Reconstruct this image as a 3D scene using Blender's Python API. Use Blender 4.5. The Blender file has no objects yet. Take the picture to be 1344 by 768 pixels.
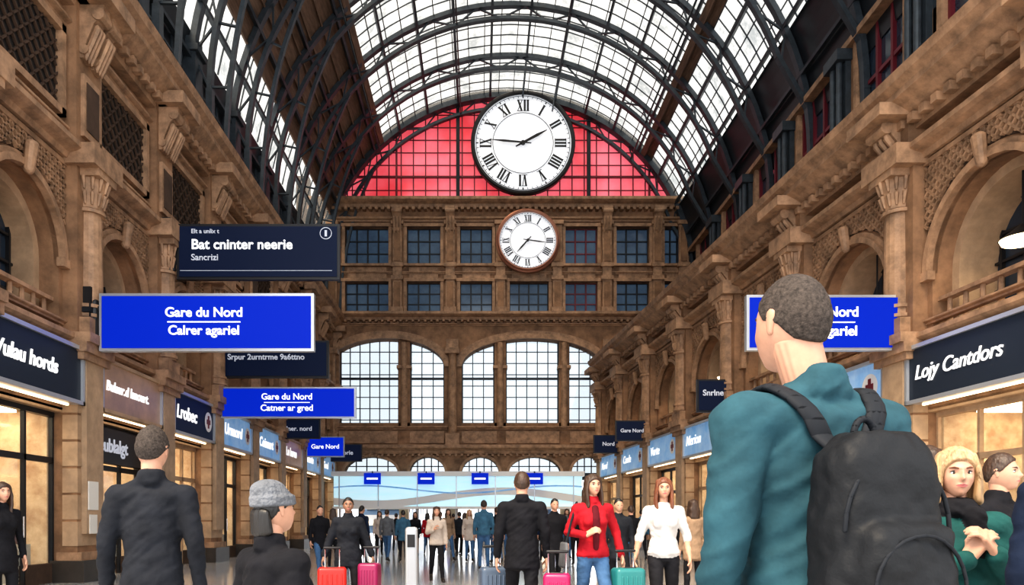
import bpy, bmesh, math, random
from math import sin, cos, pi, exp, radians, sqrt
from mathutils import Vector, Matrix, noise
from mathutils.bvhtree import BVHTree
random.seed(7)
scene = bpy.context.scene
COL = scene.collection

# ------------------------------------------------------------------ materials
MATS = {}
def mat(name, col, rough=.6, metal=0., var=0., vscale=3., bump=0., bscale=20., emis=None, estr=0., col2=None, spec=.5, stretch=None, bdist=.02):
    if name in MATS: return MATS[name]
    m = bpy.data.materials.new(name); m.use_nodes = True
    nt = m.node_tree; N = nt.nodes; L = nt.links
    b = N['Principled BSDF']
    b.inputs['Base Color'].default_value = (*col, 1)
    b.inputs['Roughness'].default_value = rough
    b.inputs['Metallic'].default_value = metal
    b.inputs['Specular IOR Level'].default_value = spec
    if emis is not None:
        b.inputs['Emission Color'].default_value = (*emis, 1)
        b.inputs['Emission Strength'].default_value = estr
    tc = N.new('ShaderNodeTexCoord'); src = tc.outputs['Object']
    if stretch:
        mp = N.new('ShaderNodeMapping'); mp.inputs['Scale'].default_value = stretch
        L.new(src, mp.inputs['Vector']); src = mp.outputs['Vector']
    if var > 0:
        n = N.new('ShaderNodeTexNoise'); n.inputs['Scale'].default_value = vscale; n.inputs['Detail'].default_value = 6
        n.inputs['Roughness'].default_value = .65
        L.new(src, n.inputs['Vector'])
        r = N.new('ShaderNodeValToRGB')
        c2 = col2 if col2 else tuple(c*(1-var) for c in col)
        r.color_ramp.elements[0].position = .35; r.color_ramp.elements[0].color = (*c2, 1)
        r.color_ramp.elements[1].position = .68; r.color_ramp.elements[1].color = (*[min(1, c*(1+var*.35)) for c in col], 1)
        L.new(n.outputs['Fac'], r.inputs['Fac']); L.new(r.outputs['Color'], b.inputs['Base Color'])
    if bump > 0:
        n2 = N.new('ShaderNodeTexNoise'); n2.inputs['Scale'].default_value = bscale; n2.inputs['Detail'].default_value = 4
        L.new(src, n2.inputs['Vector'])
        bp = N.new('ShaderNodeBump'); bp.inputs['Strength'].default_value = bump; bp.inputs['Distance'].default_value = bdist
        L.new(n2.outputs['Fac'], bp.inputs['Height']); L.new(bp.outputs['Normal'], b.inputs['Normal'])
    MATS[name] = m
    return m

STONE = mat('stone', (.31, .172, .092), .75, var=.52, vscale=1.3, bump=.4, bscale=9, bdist=.03)
STONE2 = mat('stone_trim', (.40, .24, .14), .65, var=.5, vscale=2.8, bump=.3, bscale=14)
STONED = mat('stone_shaded', (.075, .042, .025), .85, var=.4, vscale=2)  # dark copy of the stone, recess shade put into its colour
CREAM = mat('stone_cream', (.47, .32, .20), .6, var=.28, vscale=2.5)
BASE = mat('stone_plinth', (.05, .042, .036), .4, var=.3)
STEEL = mat('roof_steel', (.055, .07, .085), .45, .3, var=.3, vscale=4)
STEELD = mat('dark_steel', (.018, .022, .028), .4, .3)
WOOD = mat('roof_boards', (.22, .135, .09), .7, var=.45, vscale=2.5, stretch=(4, .5, 4))
DGLASS = mat('dark_window_glass', (.015, .025, .04), .08, var=.5, vscale=.7, col2=(.03, .045, .07))
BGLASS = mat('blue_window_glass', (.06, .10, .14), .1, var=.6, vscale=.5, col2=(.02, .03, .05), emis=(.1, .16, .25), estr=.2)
REDF = mat('red_frame', (.15, .014, .024), .5)
BLACK = mat('black_paint', (.010, .010, .012), .45)
GRILLE = mat('grille_dark', (.012, .010, .009), .6)
WHITE = mat('white_enamel', (.80, .80, .78), .35)
CLOCKF = mat('clock_face', (.80, .82, .84), .4, emis=(.9, .93, 1), estr=.38)
COPPER = mat('copper_rim', (.38, .17, .11), .35, .5)
CHROME = mat('chrome', (.6, .6, .62), .25, .9)
FRAMEW = mat('sign_frame_silver', (.50, .52, .55), .3, .5)
NAVY = mat('sign_navy', (.005, .010, .030), .5, emis=(.01, .02, .06), estr=.2, spec=.15)
BLUE = mat('sign_blue_lit', (.001, .008, .12), .5, emis=(.0, .028, .60), estr=.7, spec=.1)
TXT = mat('sign_text_white', (.7, .7, .7), .5, emis=(1, 1, 1), estr=.65)
TXTD = mat('sign_text_dim', (.5, .52, .56), .5, emis=(.8, .85, 1), estr=.25)
SLATE = mat('sign_slate', (.022, .030, .045), .45, spec=.2)
SKYB = mat('sign_lightblue', (.10, .28, .52), .35, var=.5, vscale=1.4, col2=(.40, .55, .70), emis=(.2, .4, .7), estr=.3, spec=.2)
BROWNS = mat('sign_bronze', (.26, .17, .12), .3, var=.5, vscale=1.0, col2=(.09, .075, .08), emis=(.4, .22, .12), estr=.25)
PAPER = mat('paper', (.75, .72, .66), .8)
SHOPIN = mat('shop_interior_glow', (.75, .60, .42), .7, var=.6, vscale=1.8, col2=(.38, .20, .10), emis=(1, .66, .38), estr=.32)  # shop lamplight put into the wall material as a glow
SHOPC = mat('shop_ceiling_light', (1, .9, .7), .5, emis=(1, .78, .5), estr=9)
FILLSTRIP = mat('added_fill_strip', (1, .9, .7), .5, emis=(1, .74, .45), estr=4)  # added glow under the shop signs, there to warm the columns
LAMP = mat('lamp_glow', (1, .85, .6), .5, emis=(1, .75, .4), estr=8)
KIOSK = mat('kiosk_panel', (.40, .68, .76), .4, var=.6, vscale=.35, col2=(.75, .86, .90), emis=(.5, .80, .92), estr=.5, stretch=(.5, 1, 3))
SHELF = mat('shop_goods', (.35, .16, .10), .6, var=.8, vscale=6, col2=(.1, .15, .25))
TRAIN = mat('train_body', (.12, .20, .32), .35, var=.2, vscale=1); TRAINW = mat('train_white', (.55, .57, .6), .4)

def nodes_mat(name):
    m = bpy.data.materials.new(name); m.use_nodes = True
    m.node_tree.nodes.clear(); MATS[name] = m
    return m, m.node_tree.nodes, m.node_tree.links

def mk_roofglass():
    m, N, L = nodes_mat('roof_glass')
    o = N.new('ShaderNodeOutputMaterial'); mx = N.new('ShaderNodeMixShader')
    t = N.new('ShaderNodeBsdfTransparent'); d = N.new('ShaderNodeBsdfTranslucent')
    tc = N.new('ShaderNodeTexCoord'); n = N.new('ShaderNodeTexNoise'); n.inputs['Scale'].default_value = .8
    n.inputs['Detail'].default_value = 8; n.inputs['Roughness'].default_value = .75
    r = N.new('ShaderNodeValToRGB'); r.color_ramp.elements[0].position = .38; r.color_ramp.elements[0].color = (.17, .18, .18, 1)
    r.color_ramp.elements[1].position = .62; r.color_ramp.elements[1].color = (.50, .475, .44, 1)
    L.new(tc.outputs['Object'], n.inputs['Vector']); L.new(n.outputs['Fac'], r.inputs['Fac'])
    L.new(r.outputs['Color'], t.inputs['Color'])
    d.inputs['Color'].default_value = (.5, .47, .42, 1)
    mx.inputs['Fac'].default_value = .12
    L.new(t.outputs[0], mx.inputs[1]); L.new(d.outputs[0], mx.inputs[2]); L.new(mx.outputs[0], o.inputs['Surface'])
    return m
ROOFG = mk_roofglass()

def mk_clear(name, col, fac=.1):
    m, N, L = nodes_mat(name)
    o = N.new('ShaderNodeOutputMaterial'); mx = N.new('ShaderNodeMixShader')
    t = N.new('ShaderNodeBsdfTransparent'); t.inputs['Color'].default_value = (*col, 1)
    g = N.new('ShaderNodeBsdfGlossy'); g.inputs['Roughness'].default_value = .05
    mx.inputs['Fac'].default_value = fac
    L.new(t.outputs[0], mx.inputs[1]); L.new(g.outputs[0], mx.inputs[2]); L.new(mx.outputs[0], o.inputs['Surface'])
    return m
CLEAR = mk_clear('window_clear_glass', (.55, .575, .59), .05)
SHOPG = mk_clear('shop_glass', (.85, .88, .88), .10)

def mk_red():
    m, N, L = nodes_mat('red_glass_tympanum')
    o = N.new('ShaderNodeOutputMaterial'); b = N.new('ShaderNodeBsdfPrincipled'); t = N.new('ShaderNodeBsdfTranslucent')
    mx = N.new('ShaderNodeMixShader'); mx.inputs['Fac'].default_value = .2
    tc = N.new('ShaderNodeTexCoord'); n = N.new('ShaderNodeTexNoise'); n.inputs['Scale'].default_value = .3; n.inputs['Detail'].default_value = 6
    r = N.new('ShaderNodeValToRGB')
    r.color_ramp.elements[0].position = .35; r.color_ramp.elements[0].color = (.66, .065, .085, 1)
    r.color_ramp.elements[1].position = .65; r.color_ramp.elements[1].color = (.80, .23, .29, 1)
    L.new(tc.outputs['Object'], n.inputs['Vector']); L.new(n.outputs['Fac'], r.inputs['Fac'])
    for s in (b.inputs['Base Color'], t.inputs['Color'], b.inputs['Emission Color']): L.new(r.outputs['Color'], s)
    b.inputs['Emission Strength'].default_value = .6; b.inputs['Roughness'].default_value = .5  # daylight behind the glass put in as its own emission
    L.new(b.outputs[0], mx.inputs[1]); L.new(t.outputs[0], mx.inputs[2]); L.new(mx.outputs[0], o.inputs['Surface'])
    return m
RED = mk_red()

def mk_floor():
    m = bpy.data.materials.new('floor_tiles'); m.use_nodes = True
    N = m.node_tree.nodes; L = m.node_tree.links; b = N['Principled BSDF']
    tc = N.new('ShaderNodeTexCoord'); br = N.new('ShaderNodeTexBrick')
    br.offset = 0; br.inputs['Scale'].default_value = 1; br.inputs['Brick Width'].default_value = .8; br.inputs['Row Height'].default_value = .8
    br.inputs['Mortar Size'].default_value = .008
    br.inputs['Color1'].default_value = (.50, .50, .50, 1); br.inputs['Color2'].default_value = (.43, .43, .44, 1)
    br.inputs['Mortar'].default_value = (.22, .22, .23, 1)
    L.new(tc.outputs['Object'], br.inputs['Vector']); L.new(br.outputs['Color'], b.inputs['Base Color'])
    b.inputs['Roughness'].default_value = .11
    return m
FLOORM = mk_floor()

# ------------------------------------------------------------------ mesh builder
ICO = {}
ICOF = {}
for sub in (1, 2, 3, 4, 5, 6):
    bm = bmesh.new(); bmesh.ops.create_icosphere(bm, subdivisions=sub, radius=1)
    bm.verts.ensure_lookup_table()
    ICO[sub] = [tuple(v.co) for v in bm.verts]; ICOF[sub] = [tuple(v.index for v in f.verts) for f in bm.faces]; bm.free()

def hull(ells, sub=2):
    bm = bmesh.new()
    for c, r in ells:
        if not hasattr(r, '__len__'): r = (r, r, r)
        for p in ICO[sub]:
            bm.verts.new((c[0]+p[0]*r[0], c[1]+p[1]*r[1], c[2]+p[2]*r[2]))
    ret = bmesh.ops.convex_hull(bm, input=bm.verts[:])
    dl = list({g for g in list(ret['geom_interior'])+list(ret['geom_unused']) if isinstance(g, bmesh.types.BMVert)})
    if dl: bmesh.ops.delete(bm, geom=dl, context='VERTS')
    bm.verts.index_update()
    vs = [tuple(v.co) for v in bm.verts]; fs = [tuple(v.index for v in f.verts) for f in bm.faces]
    bm.free(); return vs, fs

class MB:
    def __init__(s, F=None):
        s.v = []; s.f = []; s.m = []; s.mats = []; s.F = F or (lambda u, v, w: (u, v, w))
    def mi(s, m):
        if m not in s.mats: s.mats.append(m)
        return s.mats.index(m)
    def add(s, vs, fs, m):
        o = len(s.v); s.v += [s.F(*p) for p in vs]; k = s.mi(m)
        for f in fs: s.f.append(tuple(i+o for i in f)); s.m.append(k)
    def raw(s, vs, fs, ms):
        o = len(s.v); s.v += [s.F(*p) for p in vs]
        for f, mm in zip(fs, ms): s.f.append(tuple(i+o for i in f)); s.m.append(s.mi(mm))
    def box(s, u0, u1, v0, v1, w0, w1, m):
        s.add([(u0,v0,w0),(u1,v0,w0),(u1,v1,w0),(u0,v1,w0),(u0,v0,w1),(u1,v0,w1),(u1,v1,w1),(u0,v1,w1)],
              [(0,3,2,1),(4,5,6,7),(0,1,5,4),(1,2,6,5),(2,3,7,6),(3,0,4,7)], m)
    def prism(s, pts, v0, v1, m):
        n = len(pts)
        vs = [(p[0], v0, p[1]) for p in pts]+[(p[0], v1, p[1]) for p in pts]
        s.add(vs, [tuple(range(n)), tuple(range(2*n-1, n-1, -1))]+[(i, (i+1) % n, n+(i+1) % n, n+i) for i in range(n)], m)
    def profile(s, pts, u0, u1, m):
        n = len(pts)
        vs = [(u0, p[0], p[1]) for p in pts]+[(u1, p[0], p[1]) for p in pts]
        s.add(vs, [tuple(range(n)), tuple(range(2*n-1, n-1, -1))]+[(i, (i+1) % n, n+(i+1) % n, n+i) for i in range(n)], m)
    def bar(s, p0, p1, w, d, m, ref=(0, 1, 0)):
        a = Vector(p1)-Vector(p0)
        if a.length < 1e-6: return
        a.normalize(); r = Vector(ref)
        if abs(a.dot(r)) > .98: r = Vector((1, 0, 0))
        sd = a.cross(r).normalized(); up = sd.cross(a).normalized()
        vs = []
        for p in (Vector(p0), Vector(p1)):
            for i, j in ((-1,-1),(1,-1),(1,1),(-1,1)): vs.append(tuple(p+sd*i*w/2+up*j*d/2))
        s.add(vs, [(0,3,2,1),(4,5,6,7),(0,1,5,4),(1,2,6,5),(2,3,7,6),(3,0,4,7)], m)
    def cyl(s, p0, p1, r0, r1, m, n=14):
        a = (Vector(p1)-Vector(p0)).normalized(); r = Vector((0, 0, 1)) if abs(a.z) < .9 else Vector((1, 0, 0))
        x = a.cross(r).normalized(); y = a.cross(x); vs = []
        for p, rr in ((Vector(p0), r0), (Vector(p1), r1)):
            for i in range(n):
                t = 2*pi*i/n; vs.append(tuple(p+x*cos(t)*rr+y*sin(t)*rr))
        s.add(vs, [tuple(range(n)), tuple(range(2*n-1, n-1, -1))]+[(i, (i+1) % n, n+(i+1) % n, n+i) for i in range(n)], m)
    def hull(s, ells, m, sub=2):
        vs, fs = hull(ells, sub); s.add(vs, fs, m)
    def arch_wall(s, cu, hw, ws, rise, w1, v0, v1, m, n=18):
        C = [(cu-hw*cos(pi*i/n), ws+rise*sin(pi*i/n)) for i in range(n+1)]
        for a, b in zip(C[:-1], C[1:]):
            s.add([(a[0],v1,a[1]),(b[0],v1,b[1]),(b[0],v1,w1),(a[0],v1,w1),(a[0],v0,a[1]),(b[0],v0,b[1]),(b[0],v0,w1),(a[0],v0,w1)],
                  [(0,1,2,3),(0,4,5,1),(4,7,6,5)], m)
    def arch_ring(s, cu, hw, ws, rise, t, v0, v1, m, n=18):
        A = [(cu-hw*cos(pi*i/n), ws+rise*sin(pi*i/n)) for i in range(n+1)]
        B = [(cu-(hw+t)*cos(pi*i/n), ws+(rise+t)*sin(pi*i/n)) for i in range(n+1)]
        for i in range(n):
            a, b, c, d = A[i], A[i+1], B[i+1], B[i]
            s.add([(a[0],v1,a[1]),(b[0],v1,b[1]),(c[0],v1,c[1]),(d[0],v1,d[1]),(a[0],v0,a[1]),(b[0],v0,b[1]),(c[0],v0,c[1]),(d[0],v0,d[1])],
                  [(0,1,2,3),(0,4,5,1),(3,2,6,7)], m)
    def lattice(s, u0, u1, w0, w1, inside, step, v, m, th=.05, d=.06):
        D = (u1-u0)+(w1-w0)
        k = 0
        while k*step < D:
            for sg in (1, -1):
                c = k*step
                run = None; t = 0; T = []; last = None
                while t <= D:
                    if sg == 1: u = u0+c-t; w = w0+t
                    else: u = u1-c+t; w = w0+t
                    ok = u0 <= u <= u1 and w0 <= w <= w1 and inside(u, w)
                    if ok and run is None: run = (u, w)
                    if ok: last = (u, w)
                    if (not ok) and run is not None:
                        T.append((run, last)); run = None
                    t += .04
                for a, b in T:
                    if abs(a[0]-b[0]) > .05: s.bar((a[0], v, a[1]), (b[0], v, b[1]), th, d, m)
            k += 1
    def build(s, name, smooth=False, parent=None, loc=None, rot=None):
        me = bpy.data.meshes.new(name); me.from_pydata(s.v, [], s.f)
        for m in s.mats: me.materials.append(m)
        me.polygons.foreach_set('material_index', s.m)
        if smooth: me.polygons.foreach_set('use_smooth', [True]*len(s.f))
        me.update()
        o = bpy.data.objects.new(name, me); COL.objects.link(o)
        if parent: o.parent = parent
        if loc: o.location = loc
        if rot is not None: o.rotation_euler = rot
        return o

def text_mesh(body, size, m, origin, xdir, parent, name='lettering', align='LEFT', bold=.012, italic=0, ext=.01):
    cu = bpy.data.curves.new(name, 'FONT'); cu.body = body; cu.size = size; cu.align_x = align; cu.align_y = 'CENTER'
    cu.offset = bold*size; cu.extrude = ext; cu.shear = italic
    t = bpy.data.objects.new('tmp', cu); COL.objects.link(t)
    bpy.context.view_layer.update()
    dg = bpy.context.evaluated_depsgraph_get()
    me = bpy.data.meshes.new_from_object(t.evaluated_get(dg)); bpy.data.objects.remove(t)
    x = Vector(xdir).normalized(); z = Vector((0, 0, 1)); n = x.cross(z)
    M = Matrix(((x.x, z.x, n.x, origin[0]), (x.y, z.y, n.y, origin[1]), (x.z, z.z, n.z, origin[2]), (0, 0, 0, 1)))
    me.transform(M); me.materials.clear(); me.materials.append(m)
    o = bpy.data.objects.new(name, me); COL.objects.link(o); o.parent = parent
    return o

# ------------------------------------------------------------------ frames
FL = lambda u, v, w: (-8.6+v, u, w)
FR = lambda u, v, w: (10.48-.08*u-v, u, w)
FE = lambda u, v, w: (u, 43.5-v, w)
ex = lambda x: (x-630)/22.99
ez = lambda y: 1.25+(685-y)/22.99
LC = [4.5+3.9*i for i in range(11)]      # 4.5 .. 43.5
RC = [42.9-4.45*i for i in range(10)][::-1]

def console(mb, u, v, w, h, wd, m):
    mb.profile([(v, w), (v, w-h), (v+.08, w-h), (v+.14, w-h*.7), (v+.3, w-h*.35), (v+.5, w-h*.2), (v+.5, w)], u-wd/2, u+wd/2, m)
    mb.cyl((u-wd/2-.03, v+.4, w-h*.18), (u+wd/2+.03, v+.4, w-h*.18), .13, .13, m, 10)
    mb.cyl((u-wd/2-.03, v+.1, w-h*.85), (u+wd/2+.03, v+.1, w-h*.85), .1, .1, m, 10)
    for k in range(3):
        uu = u+(k-1)*wd*.36
        mb.hull([((uu, v+.12, w-h*.95), (.05, .05, .1)), ((uu, v+.36, w-h*.45), (.07, .06, .1))], m, 1)

def capital(mb, u, v, w0, w1, r, m):
    h = w1-w0
    mb.box(u-r*1.5, u+r*1.5, 0, v+r*1.5, w1-h*.2, w1, m)
    mb.cyl((u, v, w0), (u, v, w1-h*.2), r, r*1.35, m, 12)
    for i in range(9):
        a = -pi*.1+i*pi*1.2/8
        for lv in (0, .4):
            x = u+cos(a)*r*(1.05+lv*.5); y = v+sin(a)*r*(1.05+lv*.5)
            mb.hull([((x, y, w0+h*(.1+lv)), .03), ((x+cos(a)*.05, y+sin(a)*.05, w0+h*(.38+lv)), .05)], m, 1)

def side_wall(F, cols, left):
    mb = MB(F)
    U0, U1 = cols[0], cols[-1]
    dep = .9 if left else 1.2
    def mould(w0, w1, pj, m=STONE2):
        h = w1-w0
        mb.profile([(-.1, w0), (pj*.35, w0), (pj*.45, w0+h*.35), (pj*.8, w0+h*.5), (pj, w0+h*.65), (pj, w1), (-.1, w1)], U0, U1, m)
    mould(4.85, 5.12, .3); mould(8.7, 9.0, .45); mould(5.3, 5.4, .1)
    if left:
        mb.box(U0, U1, -.5, 0, 9.0, 12.0, STONE)
        mould(9.25, 9.38, .15); mould(11.45, 11.6, .2)
        mb.profile([(-.1,11.9),(.25,11.9),(.3,12.1),(.6,12.3),(.75,12.45),(.75,12.6),(.9,12.7),(.95,12.9),(-.8,12.9)], U0, U1, STONE2)
        dz = 12.0; dv = .3
    else:
        mb.box(U0, U1, -.5, 0, 9.0, 9.6, STONE)
        mb.profile([(-.1,9.35),(.25,9.35),(.3,9.55),(.6,9.75),(.8,9.85),(.8,9.98),(.95,10.08),(1.0,10.25),(-.1,10.25)], U0, U1, STONE2)
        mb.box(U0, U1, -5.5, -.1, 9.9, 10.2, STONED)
        dz = 9.42; dv = .28
    u = U0
    while u < U1:
        mb.box(u, u+.17, dv, dv+.2, dz, dz+.17, STONE2); u += .36
    for a0, b0 in zip(cols[:-1], cols[1:]):
        a = a0+.5; b = b0-.5; cu = (a+b)/2; hw = (b-a)/2-.15; apex = 7.9; ws = apex-hw
        mb.box(a, b, -.4, 0, 3.55, 5.2, STONE)
        mb.box(a-.05, cu-hw, -dep, 0, 5.1, ws, STONE); mb.box(cu+hw, b+.05, -dep, 0, 5.1, ws, STONE)
        mb.box(a-.05, cu-hw, -dep, 0, ws, 8.75, STONE); mb.box(cu+hw, b+.05, -dep, 0, ws, 8.75, STONE)
        mb.arch_wall(cu, hw, ws, hw, 8.75, -dep, 0, STONE)
        mb.arch_ring(cu, hw, ws, hw, .13, -.1, .14, STONE2)
        mb.arch_ring(cu, hw+.13, ws, hw+.13, .1, -.1, .07, STONE2)
        mb.arch_ring(cu, hw-.2, ws, hw-.2, .2, -dep, -.4, CREAM)
        for sg in (-1, 1):
            mb.box(cu+sg*(hw-.1)-.1, cu+sg*(hw-.1)+.1, -dep, -.4, 5.1, ws, CREAM)
            mb.box(cu+sg*(hw+.06)-.14, cu+sg*(hw+.06)+.14, 0, .16, ws-.15, ws+.03, STONE2)
        mb.hull([((cu, .16, 7.85), (.1, .1, .1)), ((cu, .22, 8.3), (.14, .12, .1))], STONE2)
        R = hw+.27
        n = 14
        for sg in (-1, 1):
            pts = [(cu+sg*R*cos(pi/2*i/n), ws+R*sin(pi/2*i/n)) for i in range(2, n+1)]
            edge = a+.02 if sg < 0 else b-.02
            poly = [(edge, ws+R*sin(pi/2*2/n)), ] + [p for p in pts if (p[0] > a if sg < 0 else p[0] < b)] + [(cu, 8.6), (edge, 8.6)]
            mb.prism(poly, .0, .012, STONED)  # flat dark plate, painted shade behind the lattice
        mb.lattice(a+.02, b-.02, ws+.2, 8.6, lambda uu, ww: (uu-cu)**2+(ww-ws)**2 > R*R, .2, .05, STONE2, .045, .07)
        mb.box(a, b, 0, .1, 8.56, 8.66, STONE2)
        mb.box(a, b, -dep-.1, -dep+.02, 5.1, apex+.2, DGLASS)
        for k in range(-2, 3):
            uu = cu+k*hw*.38; mb.box(uu-.03, uu+.03, -dep, -dep+.1, 5.1, apex, BLACK)
        for k in range(5): mb.box(cu-hw, cu+hw, -dep, -dep+.09, 5.3+k*.55, 5.35+k*.55, BLACK)
        mb.box(cu-hw, cu+hw, -.3, -.1, 5.75, 5.83, STONE2)
        for k in range(7):
            uu = cu-hw+(k+.5)*2*hw/7; mb.cyl((uu, -.2, 5.1), (uu, -.2, 5.76), .06, .045, STONE2, 8)
        if left:
            mb.box(a+.25, b-.25, 0, .02, 9.6, 11.25, GRILLE)
            for (p, q, r_, s_) in ((a+.15, b-.15, 11.2, 11.35), (a+.15, b-.15, 9.5, 9.65)): mb.box(p, q, 0, .16, r_, s_, STONE2)
            mb.box(a+.15, a+.3, 0, .16, 9.5, 11.35, STONE2); mb.box(b-.3, b-.15, 0, .16, 9.5, 11.35, STONE2)
            mb.lattice(a+.3, b-.3, 9.65, 11.2, lambda uu, ww: True, .34, .05, STONED, .035, .05)
    for c in cols:
        mb.box(c-.5, c+.5, -1.3, .3, 0, 9.0, STONE)
        mb.box(c-.62, c+.62, -.2, .5, 0, .45, BASE); mb.box(c-.56, c+.56, -.1, .42, .45, .62, STONE2)
        for k in range(7): mb.box(c-.515, c+.515, 0, .315, .75+k*.55, .75+k*.55+.5, CREAM)
        mb.box(c-.35, c+.35, .3, .42, 1., 4.7, CREAM)
        mb.box(c-.6, c+.6, 0, .55, 4.75, 4.95, STONE2); mb.box(c-.56, c+.56, 0, .48, 4.6, 4.75, STONE2)
        mb.box(c-.6, c+.6, 0, .62, 4.95, 5.15, STONE2)
        mb.box(c-.42, c+.42, .3, .52, 5.15, 5.5, STONE2)
        mb.cyl((c, .3, 5.5), (c, .3, 7.9), .27, .24, STONE2, 16)
        for w in (5.55, 5.75, 7.75): mb.cyl((c, .3, w), (c, .3, w+.07), .31, .31, STONE2, 16)
        capital(mb, c, .3, 7.85, 8.6, .26, STONE2)
        mb.box(c-.62, c+.62, 0, .72, 8.6, 9.02, STONE2)
        if left:
            mb.box(c-.5, c+.5, 0, .28, 9.0, 12.0, STONE)
            mb.box(c-.33, c+.33, .28, .36, 9.3, 10.6, STONE2)
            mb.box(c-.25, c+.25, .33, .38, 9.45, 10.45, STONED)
            console(mb, c-.22, .28, 12.0, 1.1, .3, STONE2); console(mb, c+.22, .28, 12.0, 1.1, .3, STONE2)
            mb.box(c-.6, c+.6, .2, 1.0, 12.0, 12.3, STONE2)
        else:
            mb.box(c-.5, c+.5, 0, .4, 9.0, 9.5, STONE)
            console(mb, c, .3, 9.6, .6, .5, STONE2)
            mb.box(c-.6, c+.6, .2, 1.05, 9.6, 9.85, STONE2)
    return mb.build('wall_left' if left else 'wall_right')

side_wall(FL, LC, True)
side_wall(FR, RC, False)

# ------------------------------------------------------------------ upper clerestories + vault
VX, VZ, VR = 1.5, 14.85, 10.75
ul = MB(lambda u, v, w: (-9.2+v, u, w))
Y0, Y1 = 4.5, 43.5
ul.box(Y0, Y1, -.3, -.1, 12.8, 16.6, STEELD)
for c in LC:
    ul.box(c-.3, c+.3, -.1, .35, 12.9, 16.4, STEEL); ul.box(c-.4, c+.4, -.1, .5, 12.9, 13.2, STEEL); ul.box(c-.4, c+.4, -.1, .45, 15.9, 16.1, STEEL)
for a, b in zip(LC[:-1], LC[1:]):
    ul.box(a+.5, b-.5, -.1, -.06, 13.3, 16.0, DGLASS)
    for k in range(5): uu = a+.5+(b-a-1)*k/4; ul.box(uu-.04, uu+.04, -.1, .02, 13.2, 16.1, STEEL)
    for w in (13.25, 14.6, 15.3, 16.0): ul.box(a+.4, b-.4, -.1, .03, w-.04, w+.04, STEEL)
ul.build('wall_left_clerestory')
ur = MB(lambda u, v, w: (12.15-v, u, w))
RB = [42.9-4.45*i for i in range(9)][::-1]
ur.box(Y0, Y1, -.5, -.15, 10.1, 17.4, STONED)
ur.box(Y0, Y1, -.15, .1, 10.1, 11.6, STONE); ur.box(Y0, Y1, -.15, .25, 11.5, 11.75, STONE2)
ur.box(Y0, Y1, -.15, .05, 16.6, 17.4, STEELD); ur.box(Y0, Y1, -.15, .35, 16.55, 16.75, STONE2)
for a, b in zip(RB[:-1], RB[1:]):
    ur.box(a-.75, a+.75, -.15, .12, 11.6, 16.6, STONE); ur.box(a-.4, a+.4, .1, .3, 11.7, 16.5, STEEL)
    for d in (-.22, .22): ur.cyl((a+d, .42, 10.3), (a+d, .42, 16.3), .11, .1, STEEL, 10)
    ur.box(a-.5, a+.5, .1, .62, 16.2, 16.55, STEEL); ur.box(a-.5, a+.5, .1, .62, 10.2, 10.7, STEEL)
    ur.box(a+.75, b-.75, -.15, -.1, 11.7, 16.6, DGLASS)
    for uu in (a+.8, b-.8): ur.box(uu-.1, uu+.1, -.12, .2, 11.7, 16.6, STONE2)
    for k in range(4):
        uu = a+.95+(b-a-1.9)*k/3; ur.box(uu-.06, uu+.06, -.12, .02, 11.7, 16.6, REDF)
    for w in (11.8, 13.4, 15.0, 16.5): ur.box(a+.75, b-.75, -.12, .0, w-.06, w+.06, REDF)
ur.build('wall_right_clerestory')

def vp(ang, r, y):
    return (VX+r*sin(ang), y, VZ+r*cos(ang))
ribs = MB()
A_L, A_R = -pi/2, radians(72)
for y in LC:
    n = 44
    for r, w, d, al, ar in ((VR-.12, .28, .2, -pi/2, pi/2), (VR-.75, .24, .15, -pi/2, radians(70))):
        for i in range(n):
            a0 = al+(ar-al)*i/n; a1 = al+(ar-al)*(i+1)/n
            ribs.bar(vp(a0, r, y), vp(a1, r, y), d, w, STEEL)
    n = 26
    for i in range(n):
        a0 = -pi/2+(A_R+pi/2)*i/n; a1 = -pi/2+(A_R+pi/2)*(i+1)/n
        if i % 2: ribs.bar(vp(a0, VR-.15, y), vp(a1, VR-.75, y), .06, .08, STEEL)
        else: ribs.bar(vp(a0, VR-.75, y), vp(a1, VR-.15, y), .06, .08, STEEL)
    for r in (VR-.12, VR-.75):
        ribs.bar((VX-r, y, 12.85), (VX-r, y, VZ), .2, .26, STEEL)
    ribs.bar(vp(radians(70), VR-.75, y), (VX+VR-.2, y, 16.3), .15, .24, STEEL)
    ribs.bar((VX+VR-.12, y, 10.2), (VX+VR-.12, y, VZ), .2, .26, STEEL)
    P0 = Vector((-8.0, y, 12.9)); P2 = Vector(vp(radians(-50), VR-.8, y)); P1 = Vector((-7.9, y, 17.8))
    pr = P0
    for i in range(1, 15):
        t = i/14; p = P0*(1-t)**2+P1*2*t*(1-t)+P2*t*t
        ribs.bar(pr, p, .13, .18, STEEL)
        if i % 3 == 0 and i < 13:
            d = (p-Vector((VX, y, VZ))); ang = math.atan2(d.x, d.z)
            q = Vector(vp(ang, VR-.75, y)) if p.z > VZ else Vector((VX-(VR-.75), y, p.z))
            ribs.bar(p, q, .06, .08, STEEL)
        pr = p
for deg in range(-85, 76, 10):
    a = radians(deg); ribs.bar(vp(a, VR-.15, Y0), vp(a, VR-.15, Y1), .11, .18, STEEL, ref=(sin(a), 0, cos(a)))
for deg in (-45, -15, 15, 45):
    a = radians(deg); ribs.bar(vp(a, VR-.75, Y0), vp(a, VR-.75, Y1), .07, .07, STEEL)
ribs.build('roof_arch_trusses')

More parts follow.
